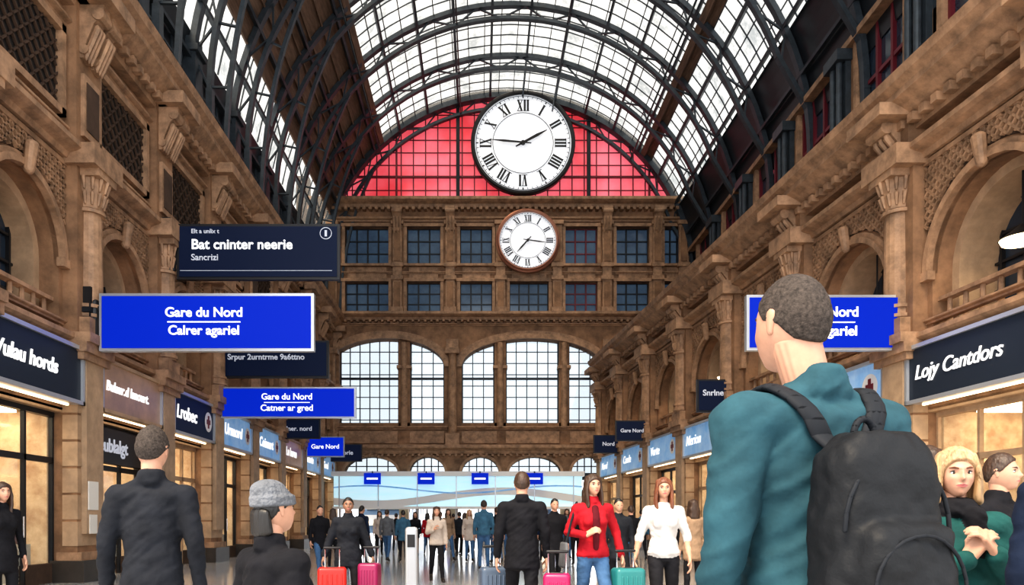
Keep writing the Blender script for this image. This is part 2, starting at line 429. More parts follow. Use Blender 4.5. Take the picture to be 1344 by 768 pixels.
def arc_panels(mb, d0, d1, y0, y1, r, m, step=3):
    n = max(1, int((d1-d0)/step))
    for i in range(n):
        a0 = radians(d0+(d1-d0)*i/n); a1 = radians(d0+(d1-d0)*(i+1)/n)
        mb.add([vp(a0, r, y0), vp(a1, r, y0), vp(a1, r, y1), vp(a0, r, y1)], [(0, 1, 2, 3)], m)
cg = MB()
arc_panels(cg, -42, 47, Y0, Y1, VR+.02, ROOFG)
arc_panels(cg, 50, 66, Y0, Y1, VR+.02, ROOFG)
arc_panels(cg, -80, -69, Y0, Y1, VR+.02, ROOFG)
arc_panels(cg, -69, -42, Y0, Y1, VR+.02, WOOD)
arc_panels(cg, 47, 50, Y0, Y1, VR+.02, WOOD)
arc_panels(cg, 66, 84, Y0, Y1, VR+.02, STEELD); arc_panels(cg, -90, -80, Y0, Y1, VR+.02, STEELD)
for deg10 in list(range(-420, 471, 44)) + list(range(500, 661, 40)):
    a = radians(deg10/10); cg.bar(vp(a, VR-.02, Y0), vp(a, VR-.02, Y1), .04, .05, STEEL, ref=(sin(a), 0, cos(a)))
for deg in range(-69, -41, 4):
    a = radians(deg); cg.bar(vp(a, VR-.05, Y0), vp(a, VR-.05, Y1), .07, .09, WOOD, ref=(sin(a), 0, cos(a)))
y = Y0
while y < Y1:
    for d0, d1 in ((-80, -69), (-42, 47), (50, 66)):
        n = max(1, int((d1-d0)/5))
        for i in range(n):
            a0 = radians(d0+(d1-d0)*i/n); a1 = radians(d0+(d1-d0)*(i+1)/n)
            cg.bar(vp(a0, VR-.02, y), vp(a1, VR-.02, y), .045, .04, STEEL)
    y += .78
for deg in (-42, 47):
    a = radians(deg); cg.bar(vp(a, VR-.1, Y0), vp(a, VR-.1, Y1), .3, .25, WOOD, ref=(sin(a), 0, cos(a)))
cg.build('ceiling')

# ------------------------------------------------------------------ end wall
eb = MB(FE)
def pbox(x0, x1, y0, y1, v0, v1, m): eb.box(ex(x0), ex(x1), v0, v1, ez(y1), ez(y0), m)
XL, XR = 405, 905
wins = [(453,510),(534,578),(604,646),(669,720),(742,784),(809,852),(872,900)]
edges = [XL]+[q for w_ in wins for q in w_]+[XR]
for i in range(0, len(edges), 2): pbox(edges[i], edges[i+1], 262, 425, -.6, 0, STONE)
for x0, x1 in wins:
    pbox(x0, x1, 262, 298, -.6, -.02, STONE); pbox(x0, x1, 347, 370, -.6, -.04, STONE); pbox(x0, x1, 411, 426, -.6, -.02, STONE)
    pbox(x0+3, x1-3, 351, 366, -.04, .03, STONE2)
    for (a, b) in ((298, 347), (370, 411)):
        if x0 == 669 and a == 298:
            pbox(x0, x1, a, b, -.6, -.02, STONE); continue
        pbox(x0, x1, a, b, -.5, -.42, BGLASS)
        fm = REDF if x0 in (742,) else STEELD
        nn = 4 if x1-x0 > 50 else 3
        for k in range(nn+1):
            xx = x0+(x1-x0)*k/nn; pbox(xx-1, xx+1, a, b, -.42, -.33, fm)
        for k in range(4):
            yy = a+(b-a)*k/3; pbox(x0, x1, yy-.8, yy+.8, -.42, -.35, fm)
        for xx in (x0-2, x1+2): pbox(xx-2, xx+2, a-1, b+1, 0, .1, STONE2)
        pbox(x0-5, x1+5, b, b+3, -.1, .2, STONE2); pbox(x0-5, x1+5, a-4, a, -.1, .15, STONE2)
def emould(y0, y1, pj):
    w0, w1 = ez(y1), ez(y0); h = w1-w0
    eb.profile([(-.1, w0), (pj*.35, w0), (pj*.45, w0+h*.35), (pj*.8, w0+h*.5), (pj, w0+h*.65), (pj, w1), (-.1, w1)], ex(XL), ex(XR), STONE2)
emould(264, 274, .7); emould(287, 292, .3); emould(412, 421, .6); emould(357, 360, .12); emould(425, 428, .2); emould(585, 596, .6); emould(560, 564, .2)
x = XL
while x < XR:
    pbox(x, x+4, 274, 278, .0, .4, STONE2); pbox(x, x+3, 421, 424, 0, .35, STONE2); pbox(x, x+3, 596, 599, 0, .3, STONE2); x += 8
for xx in (437, 522, 591, 657, 731, 796, 862, 896):
    pbox(xx-6, xx+6, 292, 412, 0, .25, STONE2); pbox(xx-4, xx+4, 300, 345, .25, .32, STONE); pbox(xx-4, xx+4, 372, 408, .25, .32, STONE)
    pbox(xx-8, xx+8, 292, 297, 0, .4, STONE2); pbox(xx-8, xx+8, 347, 352, 0, .35, STONE2); pbox(xx-8, xx+8, 364, 369, 0, .35, STONE2); pbox(xx-8, xx+8, 405, 412, 0, .4, STONE2)
for xx in (591, 796, 522, 862):
    console(eb, ex(xx), .2, ez(276), 1.4, .5, STONE2)
A1 = (507, 76); A2 = (698, 92); AS = 482
for cx, hw in (A1, A2):
    eb.arch_wall(ex(cx), hw/22.99, ez(AS), 37/22.99, ez(426), -.7, 0, STONE, 28)
    eb.arch_ring(ex(cx), hw/22.99, ez(AS), 37/22.99, .28, -.1, .22, STONE2, 28)
    eb.arch_ring(ex(cx), hw/22.99+.28, ez(AS), 37/22.99+.28, .18, -.1, .1, STONE2, 28)
pbox(XL, 445, 426, 560, -.7, 0, STONE); pbox(583, 606, 426, 560, -.7, 0, STONE); pbox(790, XR, 426, 560, -.7, 0, STONE)
for xx, ww in ((594, 9), (798, 9), (436, 9)):
    eb.cyl((ex(xx), .2, ez(575)), (ex(xx), .2, ez(466)), ww/2/22.99*1.3, ww/2/22.99*1.15, STONE2)
    pbox(xx-9, xx+9, 459, 466, 0, .55, STONE2); pbox(xx-8, xx+8, 447, 459, 0, .4, STONE2); pbox(xx-9, xx+9, 570, 585, 0, .55, STONE2)
for x0, x1 in ((523, 538), (649, 664), (734, 747)):
    pbox(x0, x1, 446, 560, -.5, -.02, STONE); eb.cyl((ex((x0+x1)/2), .05, ez(560)), (ex((x0+x1)/2), .05, ez(450)), .2, .18, STONE2)
    pbox(x0-2, x1+2, 480, 484, -.5, .18, STONE2)
for x0, x1 in ((445, 523), (538, 583), (606, 649), (664, 734), (747, 790)):
    n = max(3, round((x1-x0)/13))
    for k in range(n+1):
        xx = x0+(x1-x0)*k/n; pbox(xx-(.6 if 0 < k < n else 1.6), xx+(.6 if 0 < k < n else 1.6), 446, 560, -.5, -.4, STEELD)
    for yy in range(460, 560, 15): pbox(x0, x1, yy-.5, yy+.5, -.5, -.42, STEELD)
    pbox(x0, x1, 494, 497, -.5, -.36, STEELD)
pbox(XL, XR, 555, 587, -.7, -.02, STONE)
for x0, x1 in ((440, 522), (538, 583), (606, 652), (664, 734), (748, 790)): pbox(x0, x1, 566, 582, -.02, .06, STONE2)
lun = [(452, 522), (538, 584), (606, 655), (668, 736), (750, 796)]
le = [XL]+[q for w_ in lun for q in w_]+[XR]
for i in range(0, len(le), 2): pbox(le[i], le[i+1], 587, 625, -.7, 0, STONE)
for x0, x1 in lun:
    eb.arch_wall(ex((x0+x1)/2), (x1-x0)/2/22.99, ez(621), 21/22.99, ez(587), -.7, 0, STONE, 16)
    eb.arch_ring(ex((x0+x1)/2), (x1-x0)/2/22.99, ez(621), 21/22.99, .15, -.1, .12, STONE2, 16)
    for k in range(1, 5):
        xx = x0+(x1-x0)*k/5; pbox(xx-.7, xx+.7, 599, 622, -.5, -.42, STEELD)
    pbox(x0, x1, 611, 612.3, -.5, -.42, STEELD)
pbox(XL, XR, 621, 630, -.7, .1, STEELD)
for xx in (424, 530, 595, 661, 742, 803, 880): pbox(xx-6, xx+6, 626, 714.5, -.6, .1, CREAM if xx < 800 else STONE)
for xx in (470, 560, 628, 700, 770): pbox(xx-1, xx+1, 630, 714, -.4, -.3, STEELD)
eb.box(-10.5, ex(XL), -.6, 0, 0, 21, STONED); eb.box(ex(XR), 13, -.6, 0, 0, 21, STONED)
eb.build('wall_back')
wp = MB(FE)
wp.box(ex(440), ex(583), -.47, -.46, ez(560), ez(444), CLEAR); wp.box(ex(606), ex(790), -.47, -.46, ez(560), ez(444), CLEAR)
for x0, x1 in lun: wp.box(ex(x0), ex(x1), -.47, -.46, ez(622), ez(599), CLEAR)
wp.build('window_1')
ty = MB(FE)
zb = ez(264); rr = VR-.1; a0 = math.acos((zb-VZ)/rr); n = 50
pts = [(VX+rr*sin(-a0+2*a0*i/n), VZ+rr*cos(-a0+2*a0*i/n)) for i in range(n+1)]
ty.prism(pts, -.3, -.25, RED)
def ztop(x): return VZ+sqrt(max(0, rr*rr-(x-VX)**2))
for i in range(-15, 16):
    x = ex(687)+i*.70
    if abs(x-VX) < rr and ztop(x) > zb+.1: ty.box(x-.03, x+.03, -.25, -.18, zb, ztop(x), REDF)
for xx in (601, 687, 773):
    x = ex(xx); ty.box(x-.1, x+.1, -.25, -.02, zb, ztop(x), STEELD)
for xx in (520, 853):
    x = ex(xx); ty.box(x-.05, x+.05, -.25, -.08, zb, ztop(x), REDF)
z = zb+.7
while z < VZ+rr-.2:
    h = sqrt(rr*rr-(z-VZ)**2); ty.box(VX-h, VX+h, -.25, -.19, z-.022, z+.022, REDF); z += .72
h = sqrt(rr*rr-(zb+1.45-VZ)**2); ty.box(VX-h, VX+h, -.25, -.1, zb+1.4, zb+1.5, REDF)
hb_ = sqrt(rr*rr-(zb-VZ)**2)
ty.box(VX-hb_-.3, VX+hb_+.3, -.3, .3, zb-.25, zb+.06, STEELD)
for i in range(n):
    q0 = -a0-.3+(2*a0+.6)*i/n; q1 = -a0-.3+(2*a0+.6)*(i+1)/n
    ty.bar((VX+(VR-.05)*sin(q0), .1, VZ+(VR-.05)*cos(q0)), (VX+(VR-.05)*sin(q1), .1, VZ+(VR-.05)*cos(q1)), .42, .5, STEEL)
ty.build('window_2')

# ------------------------------------------------------------------ floor, train beyond the gates
fl = MB(); fl.box(-16, 18, -6, 75, -.1, 0, FLOORM); fl.build('floor')
for tx in (-6.2, 3.2):
    tb = MB()
    x0, x1 = tx-1.45, tx+1.45
    tb.prism([(x0, .5), (x1, .5), (x1+.05, 1.6), (x1, 3.0), (x1-.5, 3.75), (x0+.5, 3.75), (x0, 3.0), (x0-.05, 1.6)], 50, 66, TRAIN)
    tb.box(x0-.06, x1+.06, 50.2, 66, 1.2, 1.45, TRAINW); tb.box(x0+.25, x1-.25, 49.95, 50.02, 2.0, 3.1, DGLASS)
    tb.box(x0+.1, x1-.1, 49.9, 50.02, 1.0, 1.7, TRAINW)
    for k in range(6): tb.box(x0-.07, x1+.07, 51+k*2.5, 52.6+k*2.5, 1.9, 2.8, DGLASS)
    for k in (-1, 1): tb.cyl((tx+k*.95, 49.85, 1.2), (tx+k*.95, 50, 1.2), .13, .13, LAMP, 14)
    for yy in (51.5, 54, 62, 64.5):
        for k in (-1, 1): tb.cyl((tx+k*.8-.07, yy, .42), (tx+k*.8+.07, yy, .42), .42, .42, BLACK, 16)
    tb.build('train')

# ------------------------------------------------------------------ clocks
def clock(name, loc, R, rim, hr, mn, depth=.35):
    mb = MB()
    n = 72
    def disc(r, y, m): mb.add([(r*sin(2*pi*i/n), y, r*cos(2*pi*i/n)) for i in range(n)], [tuple(range(n))], m)
    def ring(prof, m):
        k = len(prof); vs = []; fs = []
        for i in range(n):
            a = 2*pi*i/n
            for r, y in prof: vs.append((r*sin(a), y, r*cos(a)))
        for i in range(n):
            for j in range(k): fs.append((i*k+j, ((i+1) % n)*k+j, ((i+1) % n)*k+(j+1) % k, i*k+(j+1) % k))
        mb.add(vs, fs, m)
    disc(R*.97, -depth*.5, CLOCKF)
    ring([(R, 0), (R, -depth*.8), (R*.975, -depth), (R*.94, -depth), (R*.925, -depth*.8), (R*.925, -depth*.4), (R*.94, 0)], rim)
    if rim is COPPER: ring([(R*1.05, 0), (R*1.05, -depth*.5), (R*.98, -depth*.7), (R*.98, 0)], rim)
    y = -depth*.5-.012
    ring([(R*.905, y), (R*.895, y), (R*.895, y-.01), (R*.905, y-.01)], BLACK)
    ring([(R*.585, y), (R*.575, y), (R*.575, y-.01), (R*.585, y-.01)], BLACK)
    yy = [y]
    def quad(pts, ang, rad):
        ca, sa = cos(ang), sin(ang)
        vs = [((px)*ca+(py+rad)*sa, yy[0]-.01, -(px)*sa+(py+rad)*ca) for px, py in pts]
        mb.add([(p[0]*R, p[1], p[2]*R) for p in vs], [tuple(range(len(pts)))], BLACK)
    for i in range(60):
        w = .012 if i % 5 == 0 else .005
        quad([(-w, -.022), (w, -.022), (w, .022), (-w, .022)], 2*pi*i/60, .925-.045)
    H = .105
    cw = {'I': .06, 'V': .115, 'X': .125}
    for i, num in enumerate(['XII', 'I', 'II', 'III', 'IIII', 'V', 'VI', 'VII', 'VIII', 'IX', 'X', 'XI']):
        ang = 2*pi*i/12; W = sum(cw[c] for c in num); x = -W/2
        for c in num:
            w = cw[c]; cx = x+w/2; x += w
            if c == 'I': quad([(cx-.019, -H), (cx+.019, -H), (cx+.019, H), (cx-.019, H)], ang, .72)
            else:
                if c == 'V':
                    quad([(cx-w*.42, H), (cx-w*.42+.036, H), (cx+.016, -H), (cx-.016, -H)], ang, .72)
                    quad([(cx+w*.40, H), (cx+w*.40-.014, H), (cx-.004, -H), (cx+.010, -H)], ang, .72)
                else:
                    quad([(cx-w*.42, H), (cx-w*.42+.036, H), (cx+w*.42, -H), (cx+w*.42-.036, -H)], ang, .72)
                    quad([(cx+w*.40, H), (cx+w*.40-.014, H), (cx-w*.40, -H), (cx-w*.40+.014, -H)], ang, .72)
            for s in (-1, 1): quad([(cx-w*.46, s*H-.006), (cx+w*.46, s*H-.006), (cx+w*.46, s*H+.006), (cx-w*.46, s*H+.006)], ang, .72)
    yy[0] = -depth*.5-.06
    def hand(ang, Ln, w):
        quad([(-w*.6, -.16), (w*.6, -.16), (w, 0), (w*1.3, Ln*.6), (w*.3, Ln), (-w*.3, Ln), (-w*1.3, Ln*.6), (-w, 0)], ang, 0)
    hand(hr, .52, .022); yy[0] -= .03; hand(mn, .62, .017)
    mb.cyl((0, -depth*.5, 0), (0, -depth*.5-.12, 0), R*.045, R*.04, BLACK)
    mb.cyl((0, .1, 0), (0, -.02, 0), R*.9, R*.98, rim, 40)
    return mb.build(name, loc=loc)
clock('station_clock', (ex(686), 43.3, ez(192)), 2.95, BLACK, radians(62), radians(275))
clock('station_clock', (ex(692), 43.15, ez(320)), 1.72, COPPER, radians(222), radians(98))

# ------------------------------------------------------------------ hanging signs
def hsign(px0, px1, py0, py1, D, lit, lines, side, clamp=True, frame=FRAMEW):
    k = D/1000
    x0, x1 = (px0-630)*k, (px1-630)*k; z0, z1 = 1.25+(685-py1)*k, 1.25+(685-py0)*k
    root = bpy.data.objects.new('hanging_sign', None); COL.objects.link(root)
    mb = MB(); t = .14; h = z1-z0
    mb.box(x0, x1, D, D+t, z0, z1, frame if lit else BLACK)
    fw = .035*h+.02
    mb.box(x0+fw, x1-fw, D-.02, D+t+.02, z0+fw, z1-fw, BLUE if lit else NAVY)
    wx = (-8.6+.3) if side < 0 else (10.48-.08*D-.3)
    ce = x0 if side < 0 else x1; sg = side
    if clamp:
        mb.box(min(ce, ce+sg*.5), max(ce, ce+sg*.5), D+.02, D+t-.02, z0+h*.3, z1-h*.3, BLACK)
        mb.box(ce+sg*.32-.18, ce+sg*.32+.18, D-.08, D+t+.08, z0+h*.12, z1+h*.1, BLACK)
        mb.hull([((ce+sg*.12, D+t/2, z0+h*.2), .08), ((ce+sg*.12, D+t/2, z1-h*.15), .08)], BLACK)
        for zz in (z0+h*.35, z0+h*.7): mb.box(ce+sg*.32-.2, ce+sg*.32+.2, D-.12, D+t+.1, zz-.05, zz+.05, STEELD)
    mb.bar((ce, D+t/2, z1-h*.25), (wx, D+t/2, z1-h*.25), .08, .08, BLACK)
    mb.bar((ce, D+t/2, z0+h*.3), (wx, D+t/2, z0+h*.3), .07, .07, BLACK)
    mb.build('sign_panel', parent=root)
    for body, fx, fy, sz, m, al in lines:
        text_mesh(body, sz*h, m, (x0+(x1-x0)*fx, D-.03, z0+h*(1-fy)), (1, 0, 0), root, align=al, bold=.018 if sz > .2 else .008)
    return root, (x0, x1, z0, z1)
r_, b_ = hsign(232, 446, 294, 367, 20.0, False, [('Bat cninter neerie', .09, .38, .25, TXT, 'LEFT'), ('Elt a unlix t', .09, .14, .11, TXTD, 'LEFT'), ('Sancrizi', .09, .61, .16, TXTD, 'LEFT')], -1)
mb = MB()
cx, cz = b_[1]-.36, b_[2]+1.2
for i in range(20):
    a = 2*pi*i/20; a2 = 2*pi*(i+1)/20; mb.bar((cx+.15*cos(a), 19.96, cz+.15*sin(a)), (cx+.15*cos(a2), 19.96, cz+.15*sin(a2)), .015, .02, TXTD)
mb.box(cx-.03, cx+.03, 19.95, 19.97, cz-.08, cz+.08, TXTD); mb.box(b_[0]+.1, b_[1]-.2, 19.96, 19.975, b_[2]+.22, b_[2]+.23, TXTD)
mb.build('emblem', parent=r_)
r_, b_ = hsign(130, 412, 385, 461, 16.0, True, [('Gare du Nord', .49, .34, .23, TXT, 'CENTER'), ('Calrer agariel', .49, .65, .225, TXT, 'CENTER')], -1)
def uline(r_, b_, D, f0=.32, f1=.66):
    mb = MB(); w = b_[1]-b_[0]; z = (b_[2]+b_[3])/2; mb.box(b_[0]+w*f0, b_[0]+w*f1, D-.035, D-.02, z-.012, z+.012, TXT); mb.build('underline', parent=r_)
uline(r_, b_, 16)
hsign(289, 431, 447, 496, 24.4, False, [('Srpur 2urntrme 9a6ttno', .07, .45, .21, TXTD, 'LEFT')], -1)
r_, b_ = hsign(290, 467, 508, 549, 24.0, True, [('Gare du Nord', .49, .32, .28, TXT, 'CENTER'), ('Catner ar gred', .49, .68, .28, TXT, 'CENTER')], -1)
uline(r_, b_, 24)
hsign(357, 420, 550, 576, 31.8, False, [('Gndner. nord', .1, .5, .32, TXTD, 'LEFT')], -1)
hsign(402, 452, 573, 600, 35.7, True, [('Gare Nord', .5, .5, .3, TXT, 'CENTER')], -1)
hsign(434, 475, 583, 606, 39.6, False, [('Vorie', .5, .5, .35, TXTD, 'CENTER')], -1, clamp=False)
r_, b_ = hsign(980, 1182, 387, 460, 16.0, True, [('Gare du Nord', .46, .32, .25, TXT, 'CENTER'), ('Carrer agariel', .46, .66, .25, TXT, 'CENTER')], 1)
uline(r_, b_, 16, .25, .70)
hsign(915, 962, 498, 541, 24.9, False, [('Snrlne', .15, .42, .25, TXTD, 'LEFT')], 1, clamp=False)
hsign(808, 851, 552, 579, 33.8, False, [('Gare Nord', .5, .5, .25, TXTD, 'CENTER')], 1, clamp=False)
hsign(779, 818, 571, 595, 38.2, False, [('Nord', .5, .5, .3, TXTD, 'CENTER')], 1, clamp=False)

# ------------------------------------------------------------------ storefronts & shop signs
def shop(F, a0, b0, left, idx):
    a, b = a0+.52, b0-.52; w = b-a
    root = bpy.data.objects.new('storefront', None); COL.objects.link(root)
    mb = MB(F)
    mb.box(a, b, -2.0, -1.9, 0, 3.6, SHOPIN)
    for e0, e1 in ((a-.02, a+.03), (b-.03, b+.02)): mb.box(e0, e1, -2.0, -.3, 0, 3.6, SHOPIN)
    mb.box(a-.02, b+.02, -2.0, 0, 3.5, 3.6, CREAM)
    mb.box(a+.4, b-.4, -1.6, -.7, 3.44, 3.5, SHOPC)
    for k in range(3):
        mb.box(a+.15, b-.15, -1.9, -1.6, .7+k*.75, .74+k*.75, WHITE)
        u = a+.2
        while u < b-.5:
            ww = random.uniform(.12, .3); mb.box(u, u+ww, -1.85, -1.65, .74+k*.75, .74+k*.75+random.uniform(.2, .5), SHELF); u += ww+random.uniform(.03, .2)
    # display plinths with goods behind the window
    for u in (a+.25, b-.65):
        mb.box(u, u+.4, -1.0, -.5, 0, .8, WHITE); mb.box(u+.05, u+.2, -.9, -.7, .8, 1.15, SHELF); mb.cyl((u+.3, -.75, .8), (u+.3, -.75, 1.3), .07, .05, SHELF, 10)
    fr = STEELD if idx % 3 else CREAM
    for u in (a, a+w*.34, a+w*.66, b): mb.box(u-.035, u+.035, -.26, -.18, 0, 3.55, fr)
    mb.box(a, b, -.26, -.18, 2.45, 2.57, fr); mb.box(a, b, -.3, -.16, 3.4, 3.75, fr); mb.box(a, a+w*.34, -.3, -.15, 0, .4, STONED); mb.box(a+w*.66, b, -.3, -.15, 0, .4, STONED)
    mb.cyl((a+w*.61, -.12, .95), (a+w*.61, -.12, 1.35), .018, .018, CHROME, 8)
    mb.box(a, b, -.25, -.24, .1, 3.5, SHOPG)
    if idx == 5:
        mb.box(a, b, -.16, .02, 2.6, 3.4, BLACK)
    mb.box(a+.25, a+.6, -.23, -.22, 1.2, 1.75, PAPER)
    mb.build('shopfront', parent=root)
    return root, a, b
signL = [('Sorvlet', SLATE), ('Fauhort', SLATE), ('Vulau hords', SLATE), ('Bulaur.d lanourt.', BROWNS), ('Lrobec', NAVY), ('Urnaord', SKYB), ('Coinaurt', SKYB), ('Lu baren', BROWNS), ('Morde', SKYB), ('Ganel', SKYB)]
signR = [('Vendos', NAVY), ('Cafe Nor', SLATE), ('Lojy Cantdors', SLATE), ('Murns', SKYB), ('Laoron', NAVY), ('Merion', SKYB), ('Vorte', SKYB), ('Cande', SKYB), ('Norel', SKYB)]
def shopsign(F, a, b, left, txt, m, i):
    root = bpy.data.objects.new('shop_sign', None); COL.objects.link(root)
    mb = MB(F)
    mb.box(a-.12, b+.12, 0, .34, 3.72, 4.82, m)
    for w0, w1 in ((3.66, 3.74), (4.78, 4.86)): mb.box(a-.15, b+.15, 0, .4, w0, w1, FRAMEW if m is not BROWNS else CREAM)
    mb.box(a-.15, a-.08, 0, .4, 3.66, 4.86, FRAMEW); mb.box(b+.08, b+.15, 0, .4, 3.66, 4.86, FRAMEW)
    mb.box(a+.1, b-.1, .14, .19, 3.63, 3.66, FILLSTRIP)  # added glowing strip that brightens the front and columns
    if m in (NAVY, SKYB):
        c = (b-.35) if left else (a+.4)
        vs = [(c+.3*cos(2*pi*k/24), .355, 4.27+.3*sin(2*pi*k/24)) for k in range(24)]
        mb.add(vs, [tuple(range(24))], WHITE)
        mb.box(c-.14, c+.14, .355, .37, 4.2, 4.34, REDF); mb.box(c-.05, c+.05, .355, .368, 4.08, 4.46, REDF)
    mb.build('sign_box', parent=root)
    sz = min(.52, (1.9 if m is BROWNS else 1.55)*(b-a)/max(5, len(txt)))
    if left:
        p = F(a+.1, .35, 4.27); text_mesh(txt, sz, TXT, p, (0, 1, 0), root, bold=.02, italic=.15)
    else:
        p = F(b-.1, .35, 4.27); text_mesh(txt, sz, TXT, p, (.08, -1, 0), root, bold=.006, italic=.25)
for i, (a0, b0) in enumerate(zip(LC[:-1], LC[1:])):
    r_, a, b = shop(FL, a0, b0, True, i+2)
    if i == 3: text_mesh('Leublalgt', .45, TXTD, FL(a+.2, .03, 3.0), (0, 1, 0), r_)
    shopsign(FL, a, b, True, *signL[i], i)
for i, (a0, b0) in enumerate(zip(RC[:-1], RC[1:])):
    r_, a, b = shop(FR, a0, b0, False, i+10)
    shopsign(FR, a, b, False, *signR[i], i)
pm = MB(FL)
pm.box(15.9, 16.3, .42, .44, 1.5, 2.1, PAPER); pm.box(15.95, 16.25, .42, .44, 1.0, 1.4, PAPER)
pm.build('wall_poster')
for i in range(7):
    uu = (RC[2+i]+RC[3+i])/2
    lm = MB(FR)
    lm.cyl((uu, -.6, 6.6), (uu, -.6, 7.8), .02, .02, BLACK, 8); lm.cyl((uu, -.6, 6.45), (uu, -.6, 6.7), .38, .06, BLACK, 20); lm.cyl((uu, -.6, 6.38), (uu, -.6, 6.45), .33, .36, LAMP, 20)
    lm.build('pendant_lamp')

# ------------------------------------------------------------------ end concourse canopy
kb = MB()
ky = 41.0; kk = ky/1000
kx0, kx1 = (438-630)*kk, (764-630)*kk
kb.box(kx0, kx1, ky, ky+1.6, 2.05, 3.75, KIOSK)
kb.box(kx0-.1, kx1+.1, ky-.25, ky+1.8, 3.7, 3.95, WHITE); kb.box(kx0-.05, kx1+.05, ky-.1, ky+1.7, 1.95, 2.08, WHITE)
nseg = 40
for k in range(nseg):
    u0 = kx0+(kx1-kx0)*k/nseg; u1 = kx0+(kx1-kx0)*(k+1)/nseg
    f = lambda u: 2.35+.35*sin(u*.45+1)
    kb.add([(u0, ky-.02, f(u0)), (u1, ky-.02, f(u1)), (u1, ky-.02, f(u1)+.4), (u0, ky-.02, f(u0)+.4)], [(0, 1, 2, 3)], WHITE)
    g = lambda u: 2.95+.2*sin(u*.6-1)
    kb.add([(u0, ky-.03, g(u0)), (u1, ky-.03, g(u1)), (u1, ky-.03, g(u1)+.08), (u0, ky-.03, g(u0)+.08)], [(0, 1, 2, 3)], SKYB)
k = kx0+.3
while k < kx1:
    kb.cyl((k, ky+.2, 0), (k, ky+.2, 2.05), .07, .07, FRAMEW, 10); kb.box(k-.03, k+.03, ky-.05, ky, 2.05, 3.7, FRAMEW); k += 2.1
kt = kb.build('concourse_canopy')
for px in (490, 560, 630, 701):
    x = (px-630)*kk; q = MB(); q.box(x-.45, x+.45, ky-.4, ky-.34, 3.25, 3.85, BLUE); q.box(x-.3, x+.3, ky-.42, ky-.4, 3.5, 3.6, TXT); q.box(x-.03, x+.03, ky-.37, ky-.2, 3.8, 3.95, BLACK); q.build('banner', parent=kt)
for gx in (-5.2, -3.4, -1.6, .2, 2.0, 3.8):
    gb = MB(); gb.hull([((gx, 38.5, .1), .1), ((gx, 39.7, .1), .1), ((gx, 38.5, .95), .1), ((gx, 39.7, .95), .1)], FRAMEW); gb.box(gx+.1, gx+.6, 39.05, 39.08, .4, 1.1, SHOPG); gb.box(gx-.08, gx+.08, 38.38, 38.42, .75, .95, BLUE); gb.build('ticket_gate')
tp = MB(); X = (540-630)*.012
tp.hull([((X-.05, 12, .06), .05), ((X+.05, 12, .06), .05), ((X-.05, 12, 1.12), .05), ((X+.05, 12, 1.12), .05)], FRAMEW); tp.box(X-.14, X+.14, 11.85, 12.15, 0, .03, STEELD)
tp.box(X-.06, X+.06, 11.94, 11.96, .85, 1.05, BLACK); tp.build('ticket_post')

# ------------------------------------------------------------------ people
def cloth(name, col, var=.3, b=.5, bs=12): return mat(name, col, .85, var=var, vscale=7, bump=b, bscale=bs, bdist=.02, spec=.2)
SK1 = mat('skin', (.54, .295, .20), .5, var=.14, vscale=14, spec=.35)
SK2 = mat('skin_dark', (.28, .15, .10), .5, var=.12, vscale=14, spec=.35)
LIP = mat('lips', (.42, .12, .11), .4)
EYEW = mat('eye_white', (.65, .63, .60), .25); EYED = mat('iris', (.03, .025, .02), .15)
HB = mat('hair_brown', (.055, .028, .016), .5, var=.5, vscale=40, bump=.7, bscale=60, stretch=(1, 1, .12), bdist=.01)
HK = mat('hair_black', (.012, .01, .009), .45, var=.4, vscale=40, bump=.7, bscale=60, stretch=(1, 1, .12), bdist=.01)
HG = mat('hair_greybrown', (.062, .049, .042), .75, var=.6, vscale=90, bump=.8, bscale=160, bdist=.004, spec=.2)
HBL = mat('hair_blonde', (.52, .33, .17), .5, var=.6, vscale=35, bump=.7, bscale=50, stretch=(1, 1, .12), bdist=.01)
HR = mat('hair_auburn', (.19, .065, .03), .5, var=.5, vscale=40, bump=.7, bscale=60, stretch=(1, 1, .12), bdist=.01)
C_TEAL = cloth('jacket_teal', (.024, .074, .096), .3, .5, 8); C_CHAR = cloth('coat_charcoal', (.016, .018, .024)); C_BLK = cloth('coat_black', (.009, .009, .012))
C_RED = cloth('jacket_red', (.40, .012, .022)); C_RED2 = cloth('top_darkred', (.10, .008, .014)); C_WHT = cloth('blouse_white', (.58, .56, .54), .1); C_CRM = cloth('sweater_cream', (.48, .40, .34), .15)
C_JEAN = cloth('jeans_blue', (.06, .13, .25)); C_PANT = cloth('trousers_black', (.012, .012, .015)); C_NAVY = cloth('coat_navy', (.010, .018, .042))
C_GRN = cloth('coat_green', (.012, .075, .07)); C_GREY = cloth('jacket_grey', (.13, .135, .145)); C_TAN = cloth('trousers_tan', (.30, .20, .13)); C_BLU2 = cloth('jacket_blue', (.05, .13, .20))
C_SHOE = mat('shoe_leather', (.015, .012, .01), .4); C_BEAN = cloth('beanie_grey', (.17, .18, .20), .4, .9, 45)
C_BAG = mat('backpack_nylon', (.007, .008, .010), .6, bump=.4, bscale=30, bdist=.01, spec=.25); C_STRAP = mat('strap_webbing', (.012, .014, .018), .7, spec=.2)

